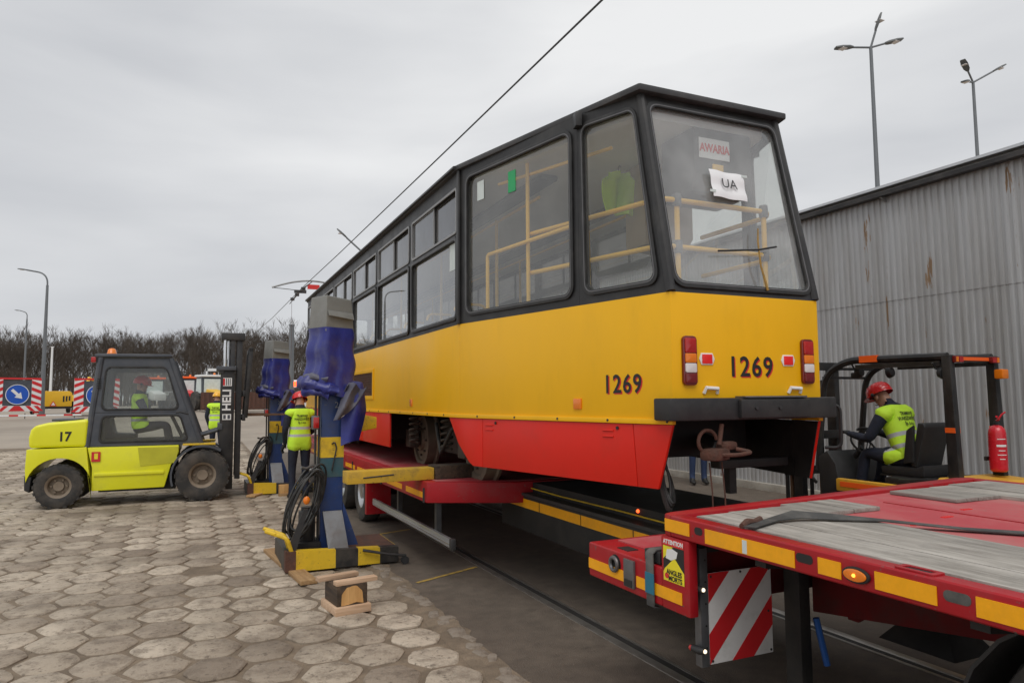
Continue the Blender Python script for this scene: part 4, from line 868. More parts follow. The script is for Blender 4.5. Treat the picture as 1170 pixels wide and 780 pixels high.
bw(B().tube([(2.83, 2.61, .58), (2.86, 2.58, .36)], .016, 8), 'crank_handle', 'blue_handle', TR, lg)
lg = bw(B().bb(3.86, 3.96, 2.64, 2.84, .40, 1.0), 'landing_leg', 'chassis', TR, bevel=.006)
b = B(); b.hexa([(3.72, 2.52, .25), (4.08, 2.52, .25), (4.08, 2.98, .25), (3.72, 2.98, .25), (3.86, 2.66, .43), (3.96, 2.66, .43), (3.96, 2.84, .43), (3.86, 2.84, .43)]); bw(b, 'landing_foot', 'chassis', TR, lg, bevel=.006)
# extended spine with its reflective tape
sp = bw(B().bb(2.95, 4.05, 3.55, 6.7, .40, .76), 'spine_beam', 'chassis', TR, bevel=.01)
bw(B().bb(3.05, 3.95, 3.55, 6.7, .76, .85), 'spine_cap', 'chassis', TR, sp)
for y in (3.6, 4.35, 5.1, 5.85): bw(B().bb(2.946, 2.949, y, y+.735, .622, .705), 'reflective_strip', 'refl_yellow', TR, sp)
bw(B().bb(2.93, 2.95, 3.55, 6.7, .735, .76), 'spine_flange', 'steel_dark', TR, sp)
bw(B().tube([(3.03, 3.6, .79), (3.035, 4.6, .795), (3.03, 5.6, .79), (3.035, 6.6, .80)], .006, 6), 'air_hose', 'hazard_yellow', TR, sp)
bw(B().ball((3.045, 4.42, .825), .014, 8), 'red_lamp', 'red_lit', TR, sp)
# rear bed with axles
bd_ = B(); q = [(XL, 6.58), (2.88, 6.18), (4.1, 6.18), (XR, 6.58), (XR, 16.5), (XL, 16.5)]; bd_.prism(q, .665, .862, 'z'); rb = bw(bd_, 'rear_bed', 'trailer_red', TR, bevel=.008)
bw(B().prism([(XL+.10, 6.62), (2.92, 6.26), (4.06, 6.26), (XR-.10, 6.62), (XR-.1, 16.4), (XL+.1, 16.4)], .862, .867, 'z'), 'bed_plate', 'trailer_red_deck', TR, rb)
y = 6.66
while y < 15: bw(B().bb(XL-.004, XL-.0005, y, y+.62, .70, .755), 'reflective_strip', 'refl_yellow', TR, rb); y += .78
for y in (6.64, 8.3, 9.9): bw(B().bb(XL-.012, XL, y, y+.03, .66, .80), 'bed_bracket', 'steel_dark', TR, rb)
pf = [(2.17, .325), (2.165, .34), (2.172, .345), (2.165, .352), (2.165, .368), (2.172, .374), (2.165, .38), (2.17, .405), (2.20, .405), (2.20, .325)]
gu = bw(B().prism(pf, 6.08, 8.98, 'y'), 'side_guard', 'alu', TR, smooth=20)
bw(B().bb(2.16, 2.21, 6.03, 6.085, .315, .415), 'guard_end', 'steel_dark', TR, gu, bevel=.012)
for y in (6.55, 7.9): bw(B().bb(2.20, 2.25, y, y+.06, .33, .67), 'guard_post', 'steel_dark', TR, gu)
bw(B().bb(2.13, 2.45, 9.16, 9.24, .18, .665), 'mudguard', 'trailer_red', TR, rb)
tyre_m = B().lathe([(.215, -.11), (.30, -.125), (.375, -.105), (.395, -.06), (.395, .06), (.375, .105), (.30, .125), (.215, .11)], (0, 0, 0), (1, 0, 0), 36, True).mesh('tyre', 'tyre', smooth=40)
rim_m = B().lathe([(.03, -.10), (.09, -.10), (.10, -.02), (.16, -.02), (.19, -.07), (.225, -.11), (.235, -.11), (.225, -.02), (.225, .10), (.03, .10)], (0, 0, 0), (1, 0, 0), 28).mesh('rim', 'alu', smooth=40)
for y in (9.78, 11.05, 12.3):
    ax = bw(B().cyl((2.3, y, .395), (4.7, y, .395), .06, n=12), 'axle', 'chassis', TR)
    for x in (2.30, 4.68):
        w_ = inst(tyre_m, 'wheel', ax, (x-3.49, y-4, .395)); inst(rim_m, 'rim', ax, (x-3.49, y-4, .395), (0, 0, 0 if x < 3 else math.pi))
# ratchet strap lying across the deck
b = B(); b.sheet([[(2.16, 2.36, 1.112), (2.19, 2.32, 1.112)], [(2.36, 2.44, 1.116), (2.385, 2.39, 1.116)], [(2.52, 2.44, 1.142), (2.51, 2.375, 1.120)], [(2.66, 2.37, 1.130), (2.635, 2.31, 1.112)], [(2.82, 2.24, 1.114), (2.805, 2.20, 1.110)], [(3.05, 2.0, 1.094), (3.02, 1.94, 1.094)], [(3.5, 1.45, 1.093), (3.46, 1.40, 1.093)], [(3.9, .8, 1.093), (3.85, .76, 1.093)]], .005)
o = b.build('ratchet_strap', 'strap', smooth=60); tag(o, 'grey webbing strap lying twisted across the plank deck of the trailer', 'strap')
b = B(); b.tube([(2.16, 2.37, 1.113), (2.22, 2.40, 1.122), (2.27, 2.41, 1.118), (2.33, 2.44, 1.120)], [.012, .016, .012, .014], 8); b.build('strap_hook', 'rust', o)
# rear wheels of the towing unit below the gooseneck
TU = thing('towing_truck', 'black wheel and mudguard of the towing truck below the plank deck', 'truck', (3.49, .9, 0))
for x in (2.55, 4.43):
    b = B(); b.lathe([(.27, -.14), (.40, -.155), (.48, -.13), (.50, -.08), (.50, .08), (.48, .13), (.40, .155), (.27, .14)], (x, 1.05, .5), (1, 0, 0), 40, True); w_ = bw(b, 'tyre', 'tyre', TU, smooth=40)
    b = B(); b.lathe([(.03, -.10), (.12, -.12), (.14, -.02), (.26, -.05), (.275, -.13), (.275, .1), (.03, .1)], (x, 1.05, .5), (1, 0, 0), 28); bw(b, 'rim', 'steel', TU, w_, smooth=40)
    b = B(); b.sheet([[(x-.19, 1.05+.57*math.cos(R(a)), .5+.545*math.sin(R(a)) if a > 10 else .42), (x, 1.05+.575*math.cos(R(a)), .5+.55*math.sin(R(a)) if a > 10 else .42), (x+.19, 1.05+.57*math.cos(R(a)), .5+.545*math.sin(R(a)) if a > 10 else .42)] for a in range(0, 181, 15)], .012); bw(b, 'mudguard', 'plastic', TU, smooth=50)
bw(B().cyl((2.6, 1.05, .5), (4.4, 1.05, .5), .09, n=14), 'axle', 'chassis', TU); 
for x in (3.05, 3.83): bw(B().bb(x, x+.1, -3, 1.75, .58, .695), 'chassis_rail', 'chassis', TU)
# ================================================================== screw jacks, timber
def copy_tree(o, parent=None):
    c = o.copy(); COL.objects.link(c); c.parent = parent
    for ch in list(o.children): copy_tree(ch, c)
    return c
JK = thing('lifting_jack', 'near blue screw-jack column with blue tarpaulin and coiled cable', 'jack', (1.37, 7.62, .045), 0, 'screw jacks beside the tram')
cj = bw(B().bb(1.27, 1.495, 7.50, 7.75, .10, 2.42), 'column', 'jack_blue', JK, bevel=.01)
bw(B().bb(1.266, 1.499, 7.496, 7.754, 1.06, 1.27), 'yellow_band', 'hazard_yellow', JK, cj); bw(B().bb(1.267, 1.498, 7.497, 7.753, .86, 1.055), 'teal_band', 'jack_teal', JK, cj)
bw(B().tube(fillet([(1.375, 7.49, 1.20), (1.40, 7.47, 1.22), (1.42, 7.47, 1.16), (1.375, 7.48, .93)], .02), .008, 6), 'hook', 'steel_dark', JK, cj)
text('lettering', '2', .09, 'alu_dull', cj, Vector((1.42, 7.498, 1.60))-JK.location, (1, 0, 0), (0, 0, 1), .0004)
for x in (1.215, 1.25): bw(B().cyl((x, 7.55, .12), (x, 7.55, 1.75), .012, n=8), 'guide_rod', 'steel_dark', JK)
# cover: grey top, blue sleeve, rolled cuff and hanging tail
rj = random.Random(5)
def ring(cx_, cy_, z, rx, ry, rot, n=44, fold=.0, ph=0, p=3.2, dz=0):
    o = []
    for k in range(n):
        t = 2*math.pi*k/n; ct, s_t = math.cos(t), math.sin(t); q = (abs(ct)**p+abs(s_t)**p)**(-1/p); f = 1+fold*(math.sin(5*t+ph)+.6*math.sin(9*t+2.1*ph)+.4*math.sin(14*t+ph*3.3))
        x, y = rx*ct*q*f, ry*s_t*q*f; o.append(Vector((cx_+x*math.cos(rot)-y*math.sin(rot), cy_+x*math.sin(rot)+y*math.cos(rot), z+dz*math.sin(2*t+ph)+dz*.6*math.sin(5*t))))
    return o
def skin_rings(rings, cap=True):
    b = B(); n = len(rings[0]); b.v = [tuple(p) for r in rings for p in r]
    for j in range(len(rings)-1):
        for k in range(n): b.f.append((j*n+k, j*n+(k+1) % n, (j+1)*n+(k+1) % n, (j+1)*n+k)); b.m.append(0)
    if cap: b.f.append(tuple(range((len(rings)-1)*n, len(rings)*n))); b.m.append(0)
    return b
def rbox(z, dx, dy, a=.42, cx_=1.375, cy_=7.62, tz=0): return [(cx_+x*dx*math.cos(a)-y*dy*math.sin(a), cy_+x*dx*math.sin(a)+y*dy*math.cos(a), z+tz*x) for x, y in ((-1, -1), (1, -1), (1, 1), (-1, 1))]
cap = bw(B().hexa(rbox(2.36, .178, .165)+rbox(2.735, .158, .145, tz=-.012)), 'cover_top', 'tarp_grey', JK, bevel=.016, seg=3)
o = B(); o.sheet([[(1.30+.285*t, 7.403+.127*t, 2.585-.012*t) for t in (0, .33, .66, 1)], [(1.305+.285*t, 7.392+.127*t-.012*math.sin(3*t), 2.555-.02*t) for t in (0, .33, .66, 1)], [(1.308+.285*t, 7.385+.127*t-.014*math.sin(3*t), 2.53-.028*t) for t in (0, .33, .66, 1)]], .006); bw(o, 'cover_flap', 'tarp_grey', JK, cap)
rs = []
for i in range(15):
    t = i/14; z = 2.41-.68*t; rs.append(ring(1.37+.012*math.sin(i), 7.62, z, .185+.04*t, .175+.055*t, .42-.10*t, fold=.008+.05*t, ph=.4+.10*i, p=9-4.5*t, dz=.03*t))
sl = bw(skin_rings(rs, False), 'cover_sleeve', 'tarp_blue', JK, smooth=60)
def roll(pts, r, seed, m, name):
    q = []; 
    for i in range(len(pts)-1):
        for k in range(7): q.append(Vector(pts[i]).lerp(Vector(pts[i+1]), k/7))
    q.append(Vector(pts[-1])); b = B(); b.tube(q, [r*(.78+.42*mnoise.noise(p*9+Vector((seed, 0, 0)))) for p in q], 14)
    b.v = [tuple(Vector(v)+Vector((mnoise.noise(Vector(v)*16+Vector((seed, 3, 1))), mnoise.noise(Vector(v)*16+Vector((1, seed, 7))), mnoise.noise(Vector(v)*16+Vector((4, 9, seed)))))*r*.40) for v in b.v]
    return bw(b, name, m, JK, sl, smooth=70)
roll([(1.06, 7.62, 1.84), (1.11, 7.48, 1.83), (1.24, 7.38, 1.80), (1.40, 7.36, 1.75)], .085, 2, 'tarp_blue', 'rolled_cuff')
roll([(1.08, 7.54, 1.755), (1.18, 7.42, 1.74), (1.32, 7.37, 1.70)], .06, 8, 'tarp_blue', 'rolled_cuff')
roll([(1.10, 7.50, 1.90), (1.20, 7.40, 1.885), (1.30, 7.37, 1.86)], .04, 13, 'tarp_inside', 'rolled_cuff')
rows = []
for i in range(14):
    t = i/13; rows.append([(1.47+.25*u+.05*t*(u-.3)-.10*t*(1-u)*0, 7.42+.05*math.sin(6*u+3*t)*(1-.3*t)+.06*u, 1.80-t*(.62+.13*u*(1-t))+.05*math.sin(3*u)) if True else 0 for u in [j/9*(1-.55*abs(t-.35)) for j in range(10)]])
bw(B().sheet(rows, .012), 'hanging_tail', 'tarp_blue', JK, sl, smooth=60)
rows = [[(1.50+.20*u-.13*t, 7.37+.035*math.sin(11*u+3*t)+.03*math.sin(7*t), 1.80-.36*t+.04*math.sin(6*u)-.12*u*t) for u in [j/7*(1-.75*t) for j in range(8)]] for t in [i/9 for i in range(10)]]
bw(B().sheet(rows, .010), 'folded_corner', 'tarp_inside', JK, sl, smooth=60)
bw(B().box((1.455, 7.36, 1.49), (.04, .004, .012), Matrix.Rotation(-.6, 3, 'Y')), 'tarp_label', 'white', JK, sl)
# lamp box, cable, motor, arms
lb_ = bw(B().bb(1.165, 1.235, 7.42, 7.52, 1.355, 1.495), 'lamp_box', 'steel', JK, bevel=.012); bw(B().bb(1.172, 1.228, 7.410, 7.421, 1.37, 1.48), 'lamp_lens', 'lens_red', JK, lb_, bevel=.004)
cb = None
for k in range(11):
    q = []; a0 = rj.uniform(-.25, .25); rx, rz = rj.uniform(.08, .15), rj.uniform(.27, .37); cz = .62+rj.uniform(-.05, .04); yy = 7.40+rj.uniform(-.07, .05); cx_ = 1.10+rj.uniform(-.03, .04)
    for i in range(28):
        t = 2*math.pi*i/28; x = rx*math.cos(t); z = rz*math.sin(t); tilt = .34
        q.append((cx_+x+z*tilt, yy+.03*math.sin(2*t+a0*9), cz+z-x*.1))
    cb = bw(B().tube(q, .0105, 6, closed=True), 'cable_coil', 'cable', JK)
bw(B().tube([(1.22, 7.44, .98), (1.16, 7.40, .99), (1.10, 7.37, .97), (1.05, 7.36, .985)], .015, 8), 'cable_hook', 'steel', JK)
bw(B().ball((1.10, 7.30, .665), .035, 10, (1, .8, 1.2)), 'cable_plug', 'lens_orange', JK)
mo = bw(B().cyl((1.15, 7.6, .22), (1.15, 7.6, .52), .085, n=18), 'motor', 'steel_dark', JK, bevel=.01); bw(B().cyl((1.15, 7.6, .52), (1.15, 7.6, .56), .06, n=18), 'motor_cap', 'plastic', JK, mo)
bw(B().bb(1.02, 1.27, 7.45, 7.78, .13, .22), 'gearbox', 'chassis', JK, bevel=.01)
ar = bw(B().bb(1.40, 1.47, 7.752, 8.02, 1.25, 1.55), 'lift_carriage', 'jack_blue', JK, bevel=.01); bw(B().prism([(1.47, 1.25), (1.92, 1.34), (1.92, 1.46), (1.47, 1.55)], 7.80, 7.96, 'y'), 'lifting_arm', 'hazard_yellow', JK, ar, bevel=.01)
# base: striped beam, rusty plate, tow handle, gussets
xs_ = [.885, .985, 1.16, 1.36, 1.58, 1.80, 1.99]; mm_ = ['hazard_yellow', 'hazard_black', 'hazard_yellow', 'hazard_black', 'hazard_yellow', 'hazard_black']
mm_[0], mm_[1] = 'hazard_black', 'hazard_yellow'; mm_[2], mm_[3], mm_[4], mm_[5] = 'hazard_black', 'hazard_yellow', 'hazard_black', 'hazard_yellow'
mm_ = ['rust', 'hazard_yellow', 'hazard_yellow', 'hazard_black', 'hazard_yellow', 'hazard_black']
def base_h(x): return .215-.045*(x-.885)
base = None
for k in range(6):
    a, c = xs_[k], xs_[k+1]; b = B(); b.hexa([(a, 7.13, .02), (c, 7.13, .02), (c, 7.24, .02), (a, 7.24, .02), (a, 7.13, base_h(a)), (c, 7.13, base_h(c)), (c, 7.24, base_h(c)), (a, 7.24, base_h(a))]); bw(b, 'base_beam', mm_[k], JK)
bw(B().bb(.885, .96, 7.24, 8.0, .02, .20), 'base_beam', 'hazard_black', JK); bw(B().bb(1.80, 2.02, 7.24, 8.0, .02, .14), 'base_beam', 'hazard_yellow', JK)
bw(B().bb(.96, 1.80, 7.90, 8.0, .02, .14), 'base_beam', 'hazard_black', JK); bw(B().bb(.96, 1.80, 7.24, 7.90, .02, .115), 'base_plate', 'rust', JK)
bw(B().bb(1.50, 2.0, 7.26, 7.98, .141, .152), 'tread_plate', 'rust', JK)
bw(B().hexa([(1.30, 7.20, .19), (1.50, 7.20, .18), (1.50, 7.23, .18), (1.30, 7.23, .19), (1.285, 7.46, .52), (1.48, 7.46, .52), (1.48, 7.49, .52), (1.285, 7.49, .52)]), 'gusset', 'steel', JK)
bw(B().prism([(1.497, .15), (1.66, .15), (1.497, .60)], 7.50, 7.525, 'y'), 'gusset', 'jack_blue', JK)
for dz, dy in ((.0, 0), (.0, .16)):
    th = bw(B().tube(fillet([(.95, 7.16+dy*1.2, .19), (.90, 7.14+dy, .34), (.72, 7.30+dy, .395)], .05), .020, 8), 'tow_handle', 'hazard_yellow', JK)
bw(B().cyl((.80, 7.20, .37), (.80, 7.46, .37), .016, n=8), 'tow_bar', 'hazard_yellow', JK)
bw(B().prism([(.90, .20), (.99, .20), (1.10, .60), (1.06, .60)], 7.18, 7.20, 'y'), 'side_plate', 'steel_dark', JK)
bw(B().tube([(1.62, 7.10, .17), (1.85, 7.06, .12), (2.05, 7.07, .085)], .014, 8), 'lever', 'steel_dark', JK); bw(B().cyl((2.04, 7.05, .04), (2.04, 7.09, .04), .04, n=14), 'castor', 'plastic', JK)
J2 = copy_tree(JK); J2.location = (1.47, 13.66, .045); J2['label'] = 'far blue screw-jack column standing at the forks of the lime forklift'
# timber under and around
def board(name, x, y, z, dx, dy, dz, rz, m, label, cat='board', bev=.004, group=None):
    b = B(); b.box((0, 0, 0), (dx, dy, dz)); o = b.build(name, m, bevel=bev, loc=(x, y, z+dz/2), rz=rz); return tag(o, label, cat, group)
board('wooden_board', .955, 7.48, .002, 1.62, .15, .038, R(96), 'pine', 'long pine board under the near jack base')
board('wooden_board', 1.16, 13.2, .002, .55, .16, .036, R(60), 'pine', 'short pine board under the far jack base')
board('wooden_block', 1.62, 12.88, .002, .30, .10, .05, R(4), 'pine', 'low pine block on the ground at the foot of the far jack')
board('wooden_block', 1.60, 12.92, .052, .24, .12, .14, R(4), 'timber_end', 'square sawn block on the low pine block by the far jack', 'block')
# stack by the near jack
board('wooden_board', 1.19, 5.80, .002, .29, .36, .062, R(8), 'pine_pale', 'pale thick board lying at the bottom of the block stack', bev=.006)
b = B(); b.box((0, 0, 0), (.25, .30, .155)); o = b.build('timber_block', 'timber_dark', bevel=.012, loc=(1.19, 5.80, .064+.0775), rz=R(8)); tag(o, 'dark creosoted timber block with a bare sawn end in the stack', 'block')
b = B(); pts = [(-.085, -.07)]+[(.085*math.cos(R(a)), -.01+.078*math.sin(R(a))) for a in range(180, -1, -15)][1:-1]+[(.088, -.075), (.03, -.062), (-.03, -.072)]
pts = [(x+random.uniform(-.006, .006), z+random.uniform(-.005, .005)) for x, z in pts]; b.prism(pts, -.1515, -.1502, 'y'); b.build('sawn_end', 'timber_end', o, smooth=0)
board('wooden_batten', 1.245, 5.70, .220, .34, .075, .034, R(10), 'pine_pale', 'pale batten at the front on top of the timber block', 'batten')
board('wooden_batten', 1.14, 5.90, .220, .34, .075, .034, R(12), 'pine_pale', 'pale batten at the back on top of the timber block', 'batten')
# beam across the trailer bed
o = B().box((0, 0, 0), (.86, .19, .115)).build('lifting_beam', 'beam_yellow', bevel=.006, loc=(1.80, 6.80, .868+.0575), rz=R(2)); tag(o, 'yellow painted steel beam reaching from the near jack onto the trailer bed', 'beam')
B().cyl((-.28, -.096, -.005), (.02, -.096, .012), .007, n=6).build('beam_handle', 'steel_dark', o)
o = B().box((0, 0, 0), (.52, .24, .13)).build('timber_packing', 'timber_dark', bevel=.008, loc=(2.50, 6.82, .868+.065), rz=R(2)); tag(o, 'dark timber packing on the trailer bed at the end of the yellow beam', 'timber')
# ================================================================== lime forklift on the left (local x forward, near side at -y)
F1 = thing('forklift', 'lime green cab forklift numbered 17 beside the far jack', 'forklift', (-.75, 13.63, 0), -.035)
def wheel(root, x, y, r, w, rimr, rm, face, n=40):
    b = B(); h = w/2; b.lathe([(rimr, -h*.85), (rimr+.02, -h*.95), (r*.86, -h), (r*.97, -h*.86), (r, -h*.6), (r, h*.6), (r*.97, h*.86), (r*.86, h), (rimr+.02, h*.95), (rimr, h*.85)], (x, y, r), (0, 1, 0), n, True)
    t = b.build('wheel', 'tyre', root, smooth=40)
    for s in (-1, 1):
        for k in range(n//2):
            a = 2*math.pi*(k+(.25 if s > 0 else 0))/(n//2); c = Vector((x+r*.985*math.cos(a), y+s*h*.62, r+r*.985*math.sin(a))); q = Matrix.Rotation(-a, 3, 'Y')
            b = B() if k == 0 else b; b.box(c, (.022, h*.62, r*.15), q)
        tag(b.build('tread', 'tyre', t), kind='stuff')
    f = face; b = B(); b.lathe([(.02, f*(h*.55)), (rimr*.42, f*(h*.6)), (rimr*.45, f*(h*.25)), (rimr*.80, f*(h*.2)), (rimr*.88, f*(h*.75)), (rimr+.012, f*(h*.92)), (rimr+.012, f*(h*.5)), (rimr*.9, -f*h*.5), (.02, -f*h*.5)], (x, y, r), (0, 1, 0), 30); rim = b.build('rim', rm, t, smooth=40)
    for k in range(6):
        a = k*math.pi/3; c = Vector((x+rimr*.62*math.cos(a), y+f*h*.2, r+rimr*.62*math.sin(a))); B().cyl(c, c+Vector((0, f*.03, 0)), .018, n=6).build('wheel_nut', rm, rim)
    return t
for s in (-1, 1):
    wheel(F1, -1.02, s*.54, .34, .26, .17, 'rim_brown', s); wheel(F1, 1.03, s*.54, .42, .30, .20, 'rim_brown', s)
# counterweight with the rear wheel arch
arch = [(-1.02+.435*math.cos(R(a)), .34+.435*math.sin(R(a))) for a in range(8, 172, 11)]
pr = [(-.58, .24)]+[(-.585, .36)]+arch+[(-1.45, .42), (-1.465, .62), (-1.455, .92)]
cw = B(); cw.prism(pr+[(-.66, .935)], -.66, .66, 'y'); cw = cw.build('counterweight', 'lift_yellow', F1, bevel=.03, seg=3)
hd = B(); hd.prism([(-.665, .942), (-1.435, .942), (-1.445, 1.10), (-1.42, 1.22), (-1.36, 1.285), (-1.2, 1.325), (-.70, 1.365), (-.645, 1.365)], -.63, .63, 'y'); hd.build('hood', 'lift_yellow', F1, bevel=.05, seg=4)
B().bb(-1.20, -.85, -.35, .35, 1.34, 1.375).build('hood_vent', 'lift_grey', F1, bevel=.01)
b = B(); b.prism([(-1.47, .30), (-1.40, .26), (-1.38, .50), (-1.475, .52)], -.64, .64, 'y'); b.build('rear_bumper', 'plastic', F1, bevel=.015)
md = B(); md.prism([(-.575, .24), (.46, .25), (.55, .60), (.66, .80), (.66, .925), (-.655, .925), (-.58, .60)], -.62, .62, 'y'); md = md.build('side_body', 'lift_yellow', F1, bevel=.015)
for s in (-1, 1):
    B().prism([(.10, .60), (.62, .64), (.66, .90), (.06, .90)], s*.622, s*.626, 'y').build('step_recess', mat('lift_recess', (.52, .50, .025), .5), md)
    B().bb(-.55, .45, s*.63-.012, s*.63+.012, .47, .52).build('body_crease', 'lift_yellow', md, bevel=.008)
B().bb(-.5, .62, -.45, .45, .20, .60).build('chassis', 'chassis', F1)
b = B(); plate(b, Panel((-.59, -.632, .70), (-.46, -.632, .70), (-.46, -.632, .86), (-.59, -.632, .86)), [(0, 0), (.125, 0), (.125, .155), (0, .155)], 0, .004); stk_ = b.build('sticker', 'sign_red', F1)
B().bb(-.55, -.50, -.638, -.6365, .74, .83).build('sticker_print', 'label_yellow', stk_)
text('number', '17', .20, 'ink', F1, (-.965, -.6335, 1.10), (1, 0, 0), (0, 0, 1), .0006, bold=.006, sx=.9)
# cab
for s in (-1, 1):
    def P3(x, z): return (x, s*(.60-.045*max(0, z-1.46)/.9), z)
    def pan(a, b_, c, d): return Panel(P3(*a), P3(*b_), P3(*c), P3(*d)) if s < 0 else Panel(P3(*b_), P3(*a), P3(*d), P3(*c))
    up = pan((-.615, 1.46), (.80, 1.46), (.49, 2.36), (-.52, 2.35)); lo = pan((-.68, .928), (.99, .928), (.80, 1.458), (-.615, 1.458))
    for pn, (a, c, v0, v1, r) in ((up, (.13, .14, .06, .745, .09)), (lo, (.18, .18, .075, .485, .07))):
        if s > 0: a, c = c, a
        inn = rrect(a, pn.w-c, v0, v1, r); b = B(); ringplate(b, pn, orect(0, pn.w, 0, pn.h, inn), inn, -.05, 0); d = b.build('cab_door', 'lift_grey', F1, bevel=.006)
        b = B(); ringplate(b, pn, rrect(a-.02, pn.w-c+.02, v0-.02, v1+.02, r+.015), rrect(a+.012, pn.w-c-.012, v0+.012, v1-.012, r-.008), -.01, .010); b.build('window_seal', 'rubber', d, bevel=.004)
        b = B(); plate(b, pn, rrect(a-.005, pn.w-c+.005, v0-.005, v1+.005, r), -.026, -.021); b.build('window_pane', 'glass_cab', d, smooth=0)
    B().tube([P3(.80, 1.43), P3(.66, 1.47), P3(.60, 1.46)], .014, 6).build('door_handle', 'plastic', F1)
    B().tube([(1.0, s*.575, .93), (.81, s*.575, 1.46), (.50, s*.55, 2.36)], [.045, .045, .04], 10).build('front_pillar', 'lift_grey', F1)
    B().tube([(-.66, s*.575, .93), (-.61, s*.575, 1.46), (-.52, s*.55, 2.36)], .05, 10).build('rear_pillar', 'lift_grey', F1)
    for k in range(5): B().bb(-.555, -.50, s*.603-.006, s*.603+.006, 1.86+k*.035, 1.875+k*.035).build('vent_slat', 'ink', F1)
ws = Panel((.98, -.53, 1.0), (.98, .53, 1.0), (.50, .50, 2.33), (.50, -.50, 2.33)); b = B(); plate(b, ws, [(0, 0), (ws.w, 0), (ws.w, ws.h), (0, ws.h)], -.006, 0); b.build('windscreen', 'glass_cab', F1, smooth=0)
rs_ = Panel((-.63, .53, 1.38), (-.63, -.53, 1.38), (-.53, -.50, 2.33), (-.53, .50, 2.33)); b = B(); plate(b, rs_, [(0, 0), (rs_.w, 0), (rs_.w, rs_.h), (0, rs_.h)], -.006, 0); b.build('rear_window', 'glass_cab', F1, smooth=0)
rfo = B().prism([(-.60, 2.365), (.51, 2.375), (.53, 2.40), (.48, 2.425), (-.58, 2.42), (-.61, 2.395)], -.60, .60, 'y').build('cab_roof', 'lift_grey', F1, bevel=.012)
be = B().lathe([(.075, 0), (.075, .02), (.066, .03), (.060, .075), (.035, .098), (.005, .102)], (-.40, -.30, 2.425), n=18).build('beacon', 'lens_orange', F1, smooth=50)
B().box((-.62, -.56, 2.32), (.07, .09, .09)).build('tail_lamp', 'lens_red', F1, bevel=.015); B().box((-.62, .56, 2.32), (.07, .09, .09)).build('tail_lamp', 'lens_red', F1, bevel=.015)
B().prism([(-.46, 1.02), (-.02, 1.02), (-.02, 1.10), (-.34, 1.12), (-.44, 1.55), (-.52, 1.55)], -.26, .26, 'y').build('seat', 'plastic', F1, bevel=.03)
B().tube([(.72, 0, .95), (.46, 0, 1.50)], .03, 8).build('steering_column', 'plastic', F1); B().tube([Vector((.45, 0, 1.51))+Vector((.09*math.cos(t)*.8, .17*math.sin(t), .09*math.cos(t)*.9)) for t in [i*.3142 for i in range(20)]], .013, 6, closed=True).build('steering_wheel', 'plastic', F1)
B().bb(.70, .95, -.5, .5, .93, 1.12).build('dashboard', 'plastic', F1, bevel=.03)
for s in (-1, 1):       # front mudguards
    q = [(1.03+.49*math.cos(R(a)), .42+.50*math.sin(R(a))) for a in range(55, 200, 12)]; q2 = [(1.03+.46*math.cos(R(a)), .42+.465*math.sin(R(a))) for a in range(199, 54, -12)]
    B().prism(q+q2, s*.40, s*.70, 'y').build('mudguard', 'lift_grey', F1)
    B().bb(.72, 1.22, s*.55-.12, s*.55+.12, .915, .945).build('step', 'hazard_yellow', F1, bevel=.005)
    tc_ = B().cyl((.85, s*.30, 1.02), (1.30, s*.30, 1.16), .032, n=10).build('tilt_cylinder', 'lift_grey', F1); B().cyl((1.18, s*.30, 1.122), (1.34, s*.30, 1.172), .02, n=10).build('tilt_rod', 'chrome', tc_)
# mast, carriage, forks
ma = B()
for s in (-1, 1):
    ma.bb(1.275, 1.50, s*.40-.045, s*.40+.045, .14, 2.20)
ma = ma.build('outer_mast', 'lift_black', F1, bevel=.006)
for z in (.30, 1.15, 2.12): B().bb(1.24, 1.32, -.46, .46, z, z+.11).build('mast_tie', 'lift_grey', ma, bevel=.01)
B().bb(1.20, 1.52, -.50, .50, 2.17, 2.24).build('mast_head', 'lift_grey', ma, bevel=.01)
im = B()
for s in (-1, 1): im.bb(1.43, 1.50, s*.33-.03, s*.33+.03, .30, 2.82); im.bb(1.53, 1.62, s*.31-.03, s*.31+.03, .3, 2.82)
im = im.build('inner_mast', 'steel_dark', F1, bevel=.004); B().bb(1.27, 1.66, -.38, .38, 2.70, 2.83).build('crosshead', 'steel_dark', im, bevel=.015)
for s in (-1, 1): B().cyl((1.34, s*.34, 2.2), (1.34, s*.34, 2.72), .028, n=12).build('lift_ram', 'chrome', im); B().cyl((1.395, s*.27, 2.2), (1.395, s*.27, 2.72), .024, n=12).build('lift_ram', 'chrome', im); B().cyl((1.35, s*.25, .3), (1.35, s*.25, 2.2), .04, n=12).build('lift_cylinder', 'steel_dark', im); B().bb(1.47, 1.50, s*.14-.02, s*.14+.02, 1.2, 2.75).build('lift_chain', 'steel_dark', im)
ca = B(); ca.bb(1.635, 1.685, -.52, .52, 1.30, 1.40); ca.bb(1.635, 1.685, -.52, .52, 1.72, 1.82)
for y in (-.50, -.25, 0, .25, .50): ca.prism([(1.655, 1.35), (1.72, 1.35), (1.795, 2.56), (1.725, 2.56)], y-.02, y+.02, 'y')
ca.prism([(1.722, 2.50), (1.792, 2.50), (1.796, 2.57), (1.725, 2.57)], -.52, .52, 'y'); ca = ca.build('carriage', 'lift_black', F1, bevel=.004)
for y in (-.30, .30): B().prism([(1.69, 1.38), (1.69, 1.86), (1.73, 1.86), (1.73, 1.425), (2.74, 1.405), (2.78, 1.39), (1.73, 1.375)], y-.06, y+.06, 'y').build('fork', 'fork_rust', F1, bevel=.006)
text('lettering', 'HELI', .19, 'white', F1, (1.385, -.4475, 1.66), (0, 0, 1), (-1, 0, 0), .0006, bold=.005)
